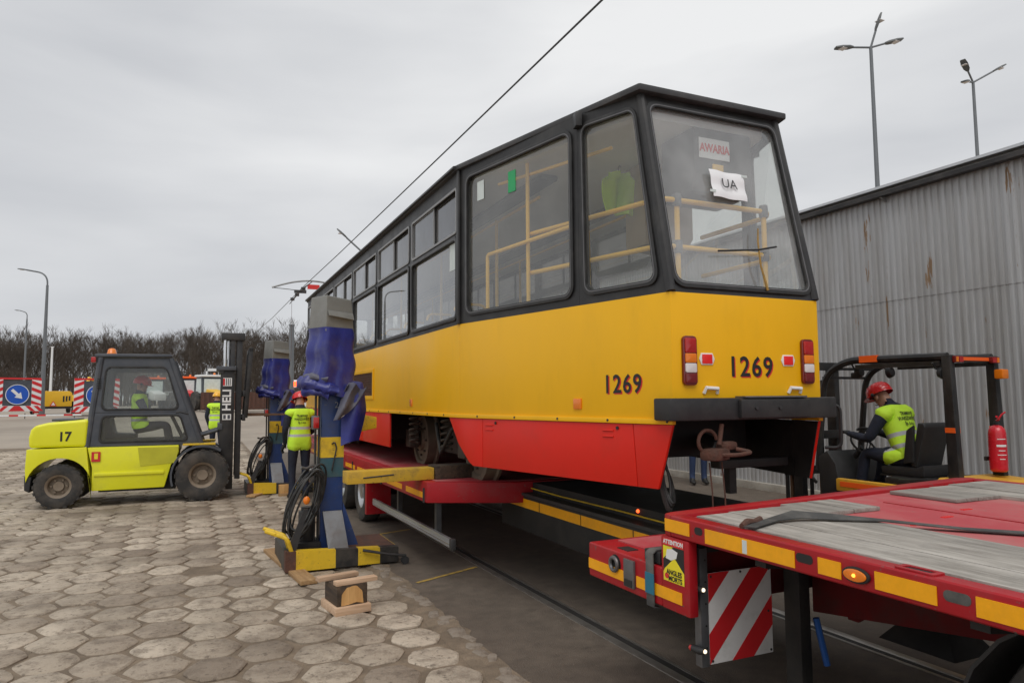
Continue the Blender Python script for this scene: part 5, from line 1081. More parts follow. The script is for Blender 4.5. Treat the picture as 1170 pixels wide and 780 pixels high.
lo_b = B().bb(1.315, 1.455, -.4490, -.4470, 1.32, 1.42).build('emblem', 'white', F1)
for k in range(2): B().bb(1.33+.068*k, 1.37+.068*k, -.4500, -.4488, 1.335, 1.405).build('emblem_mark', 'lift_grey', lo_b)
lo_c = B().bb(1.315, 1.455, -.4490, -.4470, 1.90, 2.04).build('emblem', 'white', F1); B().bb(1.315, 1.345, -.4500, -.4488, 1.91, 2.03).build('emblem_mark', 'sign_red', lo_c)
for k in range(3): B().bb(1.36+.03*k, 1.375+.03*k, -.4500, -.4488, 1.91, 2.03).build('emblem_mark', 'lift_grey', lo_c)

# ================================================================== open forklift on the right (local y forward)
F2 = thing('forklift', 'black and yellow open forklift standing against the metal shed', 'forklift', (6.93, 5.10, 0), 0)
hw2 = .41
for s in (-1, 1):
    # guard: side bar bending down into the front leg
    q = fillet([(s*hw2, -.88, 2.115), (s*hw2, .50, 2.135), (s*hw2, .88, 1.98), (s*hw2, 1.05, .85)], .28, 8)
    g2 = B().tube(q, .042, 8).build('guard_rail', 'lift_black', F2)
    B().prism([(-.98, .70), (-.84, .70), (-.83, 2.13), (-.93, 2.13)], s*hw2-.045, s*hw2+.045, 'x').build('rear_pillar', 'lift_black', F2, bevel=.01)
    B().prism([(-.955, 1.36), (-.835, 1.36), (-.834, 1.41), (-.952, 1.41)], s*hw2-.048, s*hw2+.048, 'x').build('reflective_band', 'refl_orange', F2)
    B().bb(s*hw2-.044, s*hw2+.044, .02, .28, 2.098, 2.172).build('reflective_band', 'refl_orange', F2)
    tl = B().box((s*(hw2-.07), -.955, 2.085), (.15, .04, .065)).build('tail_lamp', 'lens_dark_red', F2, bevel=.008); B().box((s*(hw2-.10), -.977, 2.085), (.07, .006, .05)).build('lens', 'lens_red', tl); B().box((s*(hw2-.03), -.977, 2.085), (.04, .006, .05)).build('lens', 'lens_orange', tl)
    B().bb(s*hw2-.035, s*hw2+.035, -.80, .35, 2.03, 2.075).build('guard_stay', 'lift_black', F2)
B().bb(-hw2, hw2, -.93, -.85, 2.06, 2.125).build('rear_tie', 'lift_black', F2, bevel=.01); B().bb(-.28, .28, -.937, -.931, 2.075, 2.11).build('reflective_band', 'refl_orange', F2)
for k in range(7): B().bb(-hw2+.04, hw2-.04, -.70+k*.20, -.64+k*.20, 2.10, 2.14).build('guard_slat', 'lift_black', F2)
for k in range(2): B().bb(-hw2, hw2, .72+.16*k, .76+.16*k, 2.03-.1*k, 2.06-.1*k).build('guard_slat', 'lift_black', F2)
for (x, y, z, dx, dy) in ((-.40, -.80, 1.955, -.02, -.10), (-.30, .40, 2.0, 0, .1), (.30, .40, 2.0, 0, .1)):
    wl = B().lathe([(.02, -.05), (.055, -.03), (.065, .02), (.065, .035)], (x, y, z), (dx, dy, -.02), 16).build('work_lamp', 'plastic', F2, smooth=40); B().tube([(x, y+.02, z+.02), (x-.04, y+.06, z+.05), (x-.08, y+.06, z+.10)], .012, 6).build('lamp_bracket', 'lift_black', wl)
bc = B().box((hw2-.06, -1.02, 1.94), (.13, .10, .10)).build('indicator', 'lens_orange', F2, bevel=.02)
mr = B().box((-.36, .98, 1.80), (.04, .03, .24), Matrix.Rotation(.35, 3, 'Z')).build('mirror', 'plastic', F2, bevel=.012); B().box((-.362, .962, 1.80), (.032, .004, .21), Matrix.Rotation(.35, 3, 'Z')).build('mirror_glass', 'chrome', mr); B().tube([(-.36, 1.0, 1.80), (-.42, .96, 1.81)], .012, 6).build('mirror_arm', 'lift_black', mr)
B().bb(-.24, -.10, .52, .60, 1.93, 2.0).build('control_pod', 'plastic', F2, bevel=.02)
# body
M['body_orange'] = mat('forklift_amber', (.72, .38, .03), .45, var=.1, vs=5, dirt=(.25, .15, .05), ds=5, damt=.5)
B().prism([(-1.35, .28), (-1.32, .80), (-1.24, .90), (-.74, .92), (-.74, .28), (-1.25, .22)], -.53, .53, 'x').build('counterweight', 'body_orange', F2, bevel=.05, seg=3)
B().bb(-.42, .42, -.78, .02, .30, .86).build('engine_cover', 'lift_black', F2, bevel=.03)
for s in (-1, 1):
    B().bb(s*.53-.05, s*.53+.05, -.73, .62, .66, .80).build('side_sill', 'body_orange', F2, bevel=.02); B().bb(s*.583-.003, s*.583+.003, -.3, .55, .715, .77).build('reflective_band', 'refl_orange', F2)
    B().prism([(-.73, .80), (-.15, .80), (-.25, .86), (-.73, .90)], s*.46-.07, s*.46+.07, 'x').build('fender', 'lift_black', F2, bevel=.03)
B().bb(-.5, .5, .02, .95, .40, .50).build('footwell', 'lift_black', F2)
B().prism([(.62, .50), (.98, .50), (1.02, 1.02), (.86, 1.10), (.72, .95)], -.46, .46, 'x').build('dashboard', 'plastic', F2, bevel=.04)
B().tube([(0, .84, .95), (0, .66, 1.13)], .035, 8).build('steering_column', 'plastic', F2); B().tube([Vector((0, .64, 1.15))+Vector((.18*math.cos(t), .13*math.sin(t), .11*math.sin(t))) for t in [i*.3142 for i in range(20)]], .014, 6, closed=True).build('steering_wheel', 'plastic', F2)
for x in (.22, .28): B().tube([(x, .80, 1.0), (x, .74, 1.20)], .008, 6).build('lever', 'plastic', F2)
st_ = B().prism([(-.40, .87), (.18, .87), (.20, .96), (-.30, .97), (-.40, 1.0)], -.25, .25, 'x').build('seat', 'plastic', F2, bevel=.03)
B().prism([(-.30, .96), (-.22, .98), (-.34, 1.44), (-.42, 1.44), (-.44, 1.40)], -.24, .24, 'x').build('seat_back', 'plastic', st_, bevel=.035, seg=3)
for s in (-1, 1): B().prism([(-.28, 1.02), (-.14, 1.0), (-.20, 1.36), (-.30, 1.42)], s*.245-.025, s*.245+.025, 'x').build('seat_wing', 'plastic', st_, bevel=.02)
B().bb(-.26, .26, -.45, .2, .855, .87).build('seat_base', 'lift_black', F2)
def wheel_y(root, x, y, r, w, rimr, f):
    h = w/2; b = B(); b.lathe([(rimr, -h*.85), (r*.86, -h), (r*.97, -h*.86), (r, -h*.6), (r, h*.6), (r*.97, h*.86), (r*.86, h), (rimr, h*.85)], (x, y, r), (1, 0, 0), 32, True); t = b.build('wheel', 'tyre', root, smooth=40)
    b = B(); b.lathe([(.02, f*h*.3), (rimr*.8, f*h*.3), (rimr+.01, f*h*.9), (rimr+.01, -f*h*.5), (.02, -f*h*.5)], (x, y, r), (1, 0, 0), 24); b.build('rim', 'rim_brown', t, smooth=40); t.scale.z = .855
for s in (-1, 1): wheel_y(F2, s*.48, .95, .34, .22, .17, s); wheel_y(F2, s*.45, -.85, .27, .18, .13, s)
mb = B()
for s in (-1, 1): mb.bb(s*.36-.05, s*.36+.05, 1.34, 1.50, .12, 2.15)
for z in (.3, 1.2, 2.05): mb.bb(-.40, .40, 1.30, 1.36, z, z+.1)
mb.build('mast', 'lift_black', F2, bevel=.006)
cb2 = B(); cb2.bb(-.5, .5, 1.52, 1.58, .35, .45); cb2.bb(-.5, .5, 1.52, 1.58, .75, .85)
for x in (-.48, -.24, 0, .24, .48): cb2.bb(x-.02, x+.02, 1.53, 1.57, .4, 1.4)
cb2.build('carriage', 'lift_black', F2)
for x in (-.3, .3): B().prism([(1.585, .10), (1.585, .85), (1.625, .85), (1.625, .14), (2.6, .12), (2.64, .10)], x-.055, x+.055, 'x').build('fork', 'fork_rust', F2)
B().tube(fillet([(-.40, 1.1, .70), (-.55, 1.15, .85), (-.50, 1.28, 1.1), (-.36, 1.36, 1.3)], .1), .022, 8).build('hydraulic_hose', 'cable', F2)
F2.scale = (.82, .82, .96)
# extinguisher strapped to the far rear pillar
FE = thing('fire_extinguisher', 'red fire extinguisher strapped to the rear post of the open forklift', 'extinguisher', (7.125, 4.285, .925))
b = B(); b.lathe([(.062, 0), (.075, .015), (.076, .03), (.076, .36), (.070, .40), (.045, .435), (.02, .445)], (0, 0, 0), n=24); eb = b.build('cylinder', 'extinguisher', FE, smooth=50)
B().lathe([(.0775, .08), (.0775, .30)], (0, 0, 0), n=24).build('band', 'extinguisher', FE)
v_ = B().lathe([(.018, .44), (.022, .46), (.018, .49)], (0, 0, 0), n=12).build('valve', 'steel_dark', FE); B().tube([(0, 0, .485), (-.04, -.05, .50), (-.09, -.06, .53)], .010, 6).build('lever', 'extinguisher', v_); B().tube([(0, 0, .475), (.03, -.04, .55), (.05, -.06, .57)], .009, 6).build('lever', 'extinguisher', v_)
B().tube([(0, 0, .47), (.07, .02, .46), (.085, .0, .35), (.083, -.02, .15)], .011, 6).build('hose', 'cable', FE)
for k, (z, w_) in enumerate(((.31, .075), (.24, .09), (.20, .06), (.16, .08), (.12, .05))):
    q = [(.0782*math.cos(t), .0782*math.sin(t)) for t in [R(-122)+(i/6-.5)*w_/.0782 for i in range(7)]]; b = B(); b.sheet([[(x, y, z) for x, y in q], [(x, y, z+(.02 if k == 1 else .007)) for x, y in q]], .001); b.build('label_print', 'white', FE, smooth=60)
B().bb(-.06, .15, .078, .10, .10, .14).build('mount_strap', 'steel_dark', FE)
from mathutils.bvhtree import BVHTree
def vest_mat():
    m = mat('hi_vis_vest', (.60, .93, .045), .65, var=.06, vs=9, bump=.35, bs=20); t = m.node_tree; n = t.nodes; l = t.links; p = next(q for q in n if q.type == 'BSDF_PRINCIPLED'); src = p.inputs['Base Color'].links[0].from_socket
    a = n.new('ShaderNodeAttribute'); a.attribute_name = 'rise'; cr = n.new('ShaderNodeValToRGB'); cr.color_ramp.interpolation = 'CONSTANT'; e = cr.color_ramp.elements; e[0].position = 0; e[0].color = (0, 0, 0, 1); e[1].position = .16; e[1].color = (1, 1, 1, 1)
    for q, c in ((.245, 0), (.40, 1), (.485, 0)): e.new(q).color = (c, c, c, 1)
    l.new(a.outputs['Fac'], cr.inputs[0]); x = n.new('ShaderNodeMix'); x.data_type = 'RGBA'; l.new(cr.outputs[0], x.inputs[0]); l.new(src, x.inputs[6]); x.inputs[7].default_value = (.46, .48, .49, 1); l.new(x.outputs[2], p.inputs['Base Color']); return m
M['vest'] = vest_mat()
# ================================================================== people (local y is the way they face)
STAND = dict(pelvis=(0, 0, .96), belly=(0, .0, 1.12), chest=(0, .0, 1.33), nb=(0, -.01, 1.47), neck=(0, .005, 1.54), head=(0, .02, 1.64), crown=(0, .01, 1.735), nose=(0, .115, 1.625),
    shL=(-.185, -.01, 1.43), elL=(-.26, -.03, 1.16), wrL=(-.24, .10, .93), paL=(-.235, .14, .86), shR=(.185, -.01, 1.43), elR=(.26, -.03, 1.16), wrR=(.24, .10, .93), paR=(.235, .14, .86),
    hiL=(-.10, 0, .92), knL=(-.11, .03, .51), anL=(-.115, -.01, .10), heL=(-.115, -.05, .045), toL=(-.125, .16, .04), hiR=(.10, 0, .92), knR=(.11, .03, .51), anR=(.115, -.01, .10), heR=(.115, -.05, .045), toR=(.125, .16, .04))
RAD = dict(pelvis=(.165, .125), belly=(.155, .115), chest=(.175, .125), nb=(.085, .075), neck=(.058, .058), head=(.088, .098), crown=(.070, .078), nose=(.014, .014), sh=(.078, .078), el=(.056, .056), wr=(.038, .038), pa=(.042, .022), hi=(.105, .105), kn=(.068, .068), an=(.052, .052), he=(.045, .045), to=(.040, .034), f0=(.0105, .0105), f1=(.0095, .0095))
EDG = [('pelvis', 'belly', 't'), ('belly', 'chest', 't'), ('chest', 'nb', 't'), ('nb', 'neck', 'n'), ('neck', 'head', 'n'), ('head', 'crown', 'n'), ('head', 'nose', 'n')]
for s in 'LR': EDG += [('nb', 'sh'+s, 't'), ('sh'+s, 'el'+s, 'a'), ('el'+s, 'wr'+s, 'a'), ('wr'+s, 'pa'+s, 'h'), ('pelvis', 'hi'+s, 'l'), ('hi'+s, 'kn'+s, 'l'), ('kn'+s, 'an'+s, 'l'), ('an'+s, 'he'+s, 'b'), ('an'+s, 'to'+s, 'b')]
def person(label, loc, rz, pose, helmet='helmet_red', vest=True, gloves=True, group=None, trousers='navy', jacket='navy'):
    J = dict(STAND); J.update(pose); J = {k: Vector(v) for k, v in J.items()}; edges = list(EDG); rad = {k: RAD.get(k, RAD.get(k[:2])) for k in J}
    for s in 'LR':                                   # five bent fingers on each hand
        w, p = J['wr'+s], J['pa'+s]; d = (p-w).normalized(); sx = -1 if s == 'L' else 1; side = d.cross(Vector((0, 0, 1)))
        side = side.normalized() if side.length > .2 else Vector((0, 1, 0)); up = side.cross(d).normalized()
        for k, (o, ln) in enumerate(((-.030, .062), (-.010, .075), (.010, .070), (.030, .055))):
            a = p+side*o+d*.035; m_ = a+d*ln*.5-up*.012; e_ = a+d*ln*.78-up*.042
            for nme, q in ((f'fa{s}{k}', a), (f'fb{s}{k}', m_), (f'fc{s}{k}', e_)): J[nme] = q; rad[nme] = RAD['f0'] if nme[1] != 'c' else RAD['f1']
            edges += [('pa'+s, f'fa{s}{k}', 'h'), (f'fa{s}{k}', f'fb{s}{k}', 'h'), (f'fb{s}{k}', f'fc{s}{k}', 'h')]
        a = w.lerp(p, .55)+side*sx*-.045-up*.01; e_ = a+d*.05+side*sx*-.012-up*.02
        J['ta'+s] = a; J['tb'+s] = e_; rad['ta'+s] = (.013, .013); rad['tb'+s] = (.010, .010); edges += [('wr'+s, 'ta'+s, 'h'), ('ta'+s, 'tb'+s, 'h')]
    names = list(J); idx = {n: i for i, n in enumerate(names)}
    me = bpy.data.meshes.new('body'); me.from_pydata([tuple(J[n]) for n in names], [(idx[a], idx[b]) for a, b, _ in edges], []); ob = bpy.data.objects.new('body', me); COL.objects.link(ob)
    ob.modifiers.new('skin', 'SKIN'); su = ob.modifiers.new('sub', 'SUBSURF'); su.levels = su.render_levels = 2
    sv = me.skin_vertices[0].data
    for n in names: sv[idx[n]].radius = rad[n]
    sv[idx['pelvis']].use_root = True
    dg = bpy.context.evaluated_depsgraph_get(); me2 = bpy.data.meshes.new_from_object(ob.evaluated_get(dg)); bpy.data.objects.remove(ob); bpy.data.meshes.remove(me)
    me2.name = 'person_body'; me2.materials.clear()
    for m in ('skin', trousers, jacket, 'glove' if gloves else 'skin', 'boot'): me2.materials.append(M[m])
    segs_ = [(np.array(J[a]), np.array(J[b]), c, .5*(rad[a][0]+rad[b][0])) for a, b, c in edges]; fc = np.array([tuple(p.center) for p in me2.polygons]); best = np.full(len(fc), 1e9); cls = np.zeros(len(fc), int); tors = np.zeros(len(fc), bool)
    cm = {'t': 2, 'n': 0, 'a': 2, 'h': 3, 'l': 1, 'b': 4}
    for a, b, c, r in segs_:
        ab = b-a; t = np.clip(((fc-a) @ ab)/(ab @ ab), 0, 1); d = np.linalg.norm(fc-(a+t[:, None]*ab), axis=1)-r*.9; m_ = d < best; best[m_] = d[m_]; cls[m_] = cm[c]; tors[m_] = c == 't'
    ax = J['nb']-J['pelvis']; L_ = ax.length; axn = np.array(ax/L_); tt = (fc-np.array(J['pelvis'])) @ axn/L_
    cls[(cls == 0) & (tt < 1.06)] = 2
    me2.polygons.foreach_set('material_index', cls.tolist()); me2.polygons.foreach_set('use_smooth', [True]*len(me2.polygons))
    root = bpy.data.objects.new('person', me2); COL.objects.link(root); root.location = loc; root.rotation_euler.z = rz; tag(root, label, 'person', group)
    if vest:
        lowv = -.30 if J['knL'].z < .7 else -.05; hipd = np.minimum(np.linalg.norm(fc-np.array(J['hiL']), axis=1), np.linalg.norm(fc-np.array(J['hiR']), axis=1))
        keep = [i for i in range(len(fc)) if (tors[i] or (cls[i] == 1 and lowv < tt[i] < .3 and hipd[i] < .20)) and lowv < tt[i] < 1.04]
        vi = {}; V = []; F = []; mi = []
        nm = [v.normal.copy() for v in me2.vertices]
        for i in keep:
            f = []
            for q in me2.polygons[i].vertices:
                if q not in vi: vi[q] = len(V); V.append(tuple(me2.vertices[q].co+nm[q]*.020))
                f.append(vi[q])
            F.append(tuple(f))
        ec = {}
        for f in F:
            for i in range(len(f)): e_ = tuple(sorted((f[i], f[(i+1) % len(f)]))); ec[e_] = ec.get(e_, 0)+1
        nb_ = {}
        for (p, q), c in ec.items():
            if c == 1: nb_.setdefault(p, []).append(q); nb_.setdefault(q, []).append(p)
        for _ in range(10):                                   # even hems and armholes
            W2 = {p: (Vector(V[p])*.4+sum((Vector(V[q]) for q in qs), Vector())*(.6/len(qs))) for p, qs in nb_.items()}
            for p, v_ in W2.items(): V[p] = tuple(v_)
        b = B(); b.v = V; b.f = F; b.m = [0]*len(F); vo = b.build('vest', 'vest', root, smooth=80)
        vv = np.array([tuple(v.co) for v in vo.data.vertices]); at_ = vo.data.attributes.new('rise', 'FLOAT', 'POINT'); at_.data.foreach_set('value', ((vv-np.array(J['pelvis'])) @ axn/L_).tolist()); tree = BVHTree.FromPolygons(V, F)
        x = Vector((1, 0, 0)); c = J['chest'].lerp(J['nb'], .18); bk = ax.normalized().cross(x)*-1; bk = bk if bk.y < 0 else -bk
        tx = text('lettering', 'TRAMWAJE\nWARSZAWSKIE\nSp. z o.o.', .058, 'ink', root, c+bk*.157-ax.normalized()*.02, x, ax, 0, line=.92, bold=.0012, sx=.62)
        for v in tx.data.vertices:
            hit = tree.ray_cast(v.co+bk*.3, -bk)
            if hit[0] is not None: v.co = hit[0]+bk*.005
    h = J['head']; fw = (J['nose']-h).normalized(); upv = (J['crown']-h).normalized(); rt = fw.cross(upv).normalized(); upv = rt.cross(fw)
    for s in (-1, 1):
        B().ball(h+fw*.080+rt*(s*.032)+upv*.022, .0115, 8).build('eye', 'ink', root); B().ball(h+rt*(s*.088)+upv*-.005-fw*.01, .022, 8, (.5, 1, 1.4)).build('ear', 'skin', root)
    B().tube([h+fw*.082+rt*-.024-upv*.052, h+fw*.090-upv*.056, h+fw*.082+rt*.024-upv*.052], .006, 6).build('mouth', 'lens_dark_red', root)
    if helmet:
        b = B(); V = []; n = 28; prof = [(.128, .020), (.127, .045), (.120, .085), (.100, .122), (.065, .146), (.02, .153)]
        for r_, z in prof:
            for k in range(n): t = 2*math.pi*k/n; V.append(h+fw*(r_*1.14*math.cos(t)+.0)+rt*(r_*.97*math.sin(t))+upv*(z+.012))
        F = [(j*n+k, j*n+(k+1) % n, (j+1)*n+(k+1) % n, (j+1)*n+k) for j in range(len(prof)-1) for k in range(n)]+[tuple(range((len(prof)-1)*n, len(prof)*n))]
        b.add(V, F); he = b.build('helmet', helmet, root, smooth=60)
        rows = [[h+fw*(r_*math.cos(t))+rt*(r_*.80*math.sin(t))+upv*(.034-(r_-.13)*.25) for t in [R(-75+15*i) for i in range(11)]] for r_ in (.132, .16, .188)]
        B().sheet(rows, .005).build('helmet_peak', helmet, he, smooth=60)
        B().tube([h+fw*.13+upv*.09, h+fw*.08+upv*.15, h+upv*.172, h-fw*.08+upv*.15, h-fw*.13+upv*.09], .009, 6).build('helmet_ridge', helmet, he)
        for s in (-1, 1):
            b = B(); c = h+rt*(s*.118)+upv*.03; b.ball(c, .022, 8, (1, 1, 1)); b.build('helmet_clip', 'plastic', he)
    return root
GV = 'workers in hi-vis vests'
person('worker with red helmet and hi-vis vest standing behind the near jack', (1.73, 12.35, 0), R(8), dict(elR=(.25, .02, 1.15), wrR=(.16, .24, 1.02), paR=(.11, .30, 1.0), elL=(-.25, -.02, 1.16), wrL=(-.21, .12, .94), head=(0, .03, 1.63), nose=(0, .12, 1.60)), group=GV)
person('worker with yellow helmet and hi-vis vest beyond the lime forklift', (.72, 20.6, gz(20.6)), R(-22), dict(elR=(.25, .05, 1.14), wrR=(.12, .26, 1.05), paR=(.06, .31, 1.05)), 'helmet_yellow', group=GV)
SIT = dict(hiL=(-.10, 0, .93), hiR=(.10, 0, .93), knL=(-.15, .42, .98), knR=(.15, .42, .98), anL=(-.15, .50, .58), anR=(.15, .50, .58), heL=(-.15, .46, .53), heR=(.15, .46, .53), toL=(-.16, .66, .54), toR=(.16, .66, .54))
def shift(p, dz): return {k: (v[0], v[1], v[2]+dz) for k, v in p.items()}
full = dict(STAND)
lean = {}
for k in ('belly', 'chest', 'nb', 'neck', 'head', 'crown', 'nose', 'shL', 'shR'):
    x, y, z = STAND[k]; a = R(20); dy, dz = y, z-.96; lean[k] = (x, dy*math.cos(a)+dz*math.sin(a), .96-dy*math.sin(a)+dz*math.cos(a))
# bends his head over the wheel
lean['neck'] = (0, .235, 1.49); lean['head'] = (0, .31, 1.575); lean['crown'] = (0, .32, 1.67); lean['nose'] = (0, .40, 1.535)
drv = dict(SIT); drv.update(lean); drv.update(elL=(-.27, .28, 1.13), wrL=(-.19, .56, 1.17), paL=(-.16, .64, 1.19), elR=(.27, .26, 1.10), wrR=(.17, .55, 1.20), paR=(.12, .62, 1.22))
person('worker with red helmet driving the open forklift by the shed', (6.93, 5.06, .065), R(0), shift({**full, **drv}, 0), group=GV)
dr1 = dict(SIT); dr1.update(elL=(-.24, .14, 1.17), wrL=(-.16, .42, 1.20), paL=(-.13, .50, 1.22), elR=(.25, .14, 1.15), wrR=(.16, .42, 1.20), paR=(.13, .50, 1.22)); dr1 = {**full, **dr1}
person('driver with red helmet and hi-vis vest inside the lime forklift cab', (-.74, 13.64, .27), R(-92), dr1, gloves=False, group=GV)
M['jeans'] = mat('blue_workwear', (.025, .045, .11), .8, var=.25, vs=12)
person('person in blue trousers and dark boots standing behind the tram coupler', (8.82, 10.80, 0), R(160), dict(), 'helmet_red', group=GV, trousers='jeans')
# made-up jacket in place of a green patch in the tram window
rows = [[(3.27+(.13+.03*math.sin(3*t))*u*(1 if t > .15 else .6), 4.93+.035*math.sin(5*u+2*t)+.02*math.cos(9*u), 3.56-.36*t) for u in [j/8*2-1 for j in range(9)]] for t in [i/10 for i in range(11)]]
hj = B().sheet(rows, .02).build('stand_in_jacket', 'hivis', smooth=70); tag(hj, 'made-up yellow-green jacket standing in for a green patch inside the rear side window of the tram', 'jacket')
B().tube([(3.27, 4.93, 3.55), (3.27, 4.93, 3.60), (3.285, 4.93, 3.625), (3.30, 4.93, 3.61)], .004, 6).build('hanger_hook', 'steel', hj)
# ================================================================== lamps, overhead line
def lamp_post(label, x, y, z0, H, arms, r=.09, m='lamp_pole', group='street lamps'):
    """arms: (dx, dy, dz, kind) from the top of the pole to each lamp head"""
    t = thing('street_lamp', label, 'street lamp', (x, y, z0), 0, group)
    B().loft([(Vector((0, 0, 0)), r*1.25), (Vector((0, 0, H*.5)), r*.95), (Vector((0, 0, H)), r*.62)], 14).build('pole', m, t); B().cyl((0, 0, -.3), (0, 0, .5), r*1.5, n=14).build('pole_base', m, t)
    for dx, dy, dz, curved in arms:
        d = Vector((dx, dy, dz)); e_ = Vector((0, 0, H))+d; hdir = Vector((dx, dy, 0)).normalized()
        if curved: pts = fillet([(0, 0, H-.9), (0, 0, H+dz*.75), e_], .9, 8)
        else: pts = [(0, 0, H-.03), e_]
        ar = B().tube(pts, r*.42, 8).build('arm', m, t)
        tl = Vector((dx, dy, dz)).normalized() if not curved else (hdir+Vector((0, 0, .12))).normalized(); sd_ = Vector((-hdir.y, hdir.x, 0)); up_v = sd_.cross(tl)*-1
        up_v = up_v if up_v.z > 0 else -up_v; b = B(); P = []
        for (l_, w_, h_) in ((-.03, .05, .03), (.10, .11, .045), (.34, .13, .045), (.54, .10, .03)):
            c = e_+tl*l_; P.append([c-sd_*w_-up_v*h_*.5, c+sd_*w_-up_v*h_*.5, c+sd_*w_*.8+up_v*h_, c-sd_*w_*.8+up_v*h_])
        b.v = [tuple(p) for q in P for p in q]; b.f = [(j*4+k, j*4+(k+1) % 4, (j+1)*4+(k+1) % 4, (j+1)*4+k) for j in range(3) for k in range(4)]+[(0, 1, 2, 3), (15, 14, 13, 12)]; b.m = [0]*len(b.f)
        hd_ = b.build('lamp_head', 'lamp_head', ar, bevel=.01); c = e_+tl*.3-up_v*.03; B().box(c, (.2, .2, .02)).build('lamp_glass', 'lens_white', ar)
    return t
lamp_post('tall lamp post with a curved arm behind the arrow board trailers', -8.47, 53.7, .84, 8.3, [(-1.25, .5, 1.0, True)], .12)
lamp_post('slim lamp post further back at the left edge of the yard', -15.9, 90, .84, 9.6, [(-.7, .3, .9, True)], .11)
lamp_post('triple lamp post above the left part of the shed roof', 19.08, 14.56, 0, 12.5, [(-.52, .24, -.02, False), (.42, -.20, .10, False), (.14, -.10, .52, False)], .078)
lamp_post('triple lamp post above the right part of the shed roof', 27.7, 16.75, 0, 13.9, [(-.45, -.1, -.12, False), (-.45, -.1, .32, False), (.75, -.34, .42, False)], .085)
lamp_post('grey lamp post sticking up behind the tram roof', 8.05, 29.0, .28, 6.2, [(-2.1, 0.7, 2.0, False)], .09)
o = thing('steel_mast', 'thin white mast between the arrow boards and the wood', 'mast', (-12.43, 83, .84)); B().loft([(Vector((0, 0, 0)), .14), (Vector((0, 0, 6.2)), .09)], 10).build('pole', 'sign_white', o); B().box((0, 0, 6.2), (.3, .1, .06)).build('mast_cap', 'sign_white', o)
# overhead contact wire, its bracket and mast
cw_ = B().tube([(3.44, -6, 5.40), (3.44, 2, 5.385), (3.44, 10, 5.38), (3.44, 18, 5.39), (3.44, 24.5, 5.44), (3.44, 34, 5.40), (3.2, 60, 5.42), (3.0, 90, 5.5)], .011, 6).build('contact_wire', 'wire'); tag(cw_, 'overhead tram wire crossing the sky above the yellow tram', 'wire')
br = thing('wire_bracket', 'grey mast with a curved bracket arm holding the overhead wire', 'mast', (4.32, 24.6, .17))
B().loft([(Vector((2.2, 0, 0)), .13), (Vector((2.2, 0, 4.9)), .10)], 12).build('mast', 'lamp_pole', br)
o = thing('steel_mast', 'plain grey mast rising behind the tarpaulin of the near jack', 'mast', (4.58, 36, .45)); B().loft([(Vector((0, 0, 0)), .15), (Vector((0, 0, 4.83)), .12)], 12).build('pole', 'lamp_pole', o); B().cyl((0, 0, 4.83), (0, 0, 4.88), .14, n=12).build('pole_cap', 'lamp_pole', o)
q = [Vector((-1.85+2.3*t, .0, 5.10+.43*math.sin(math.pi*(.10+.70*t)))) for t in [i/14 for i in range(15)]]+[Vector((2.2, 0, 4.7))]; ba = B().tube(q, .030, 8).build('bracket_arm', 'alu_dull', br)
B().tube([(-1.83, 0, 5.23), (-1.3, 0, 5.20), (-.86, .02, 5.16)], .012, 6).build('stay_wire', 'wire', br)
B().tube([(-.86, -2.0, 5.17), (-.88, -.1, 5.22), (-.88, 1.5, 5.19), (-.88, 3.2, 5.12)], [.012, .03, .03, .012], 6).build('clamp_bar', 'wire', br)
for k, y in enumerate((-.3, .4, 1.2, 2.4)): B().box((-.88, y, 5.2), (.40 if k == 1 else .14, .10, .10)).build('insulator', 'wire', br)
B().bb(-.70, -.30, -.03, .0, 5.24, 5.40).build('red_tag', 'ink_red', br); B().tube([(-.88, 2.6, 5.1), (-.86, 2.6, 3.6), (-.88, 2.6, 2.9)], .006, 5).build('pull_cord', 'rust', br)
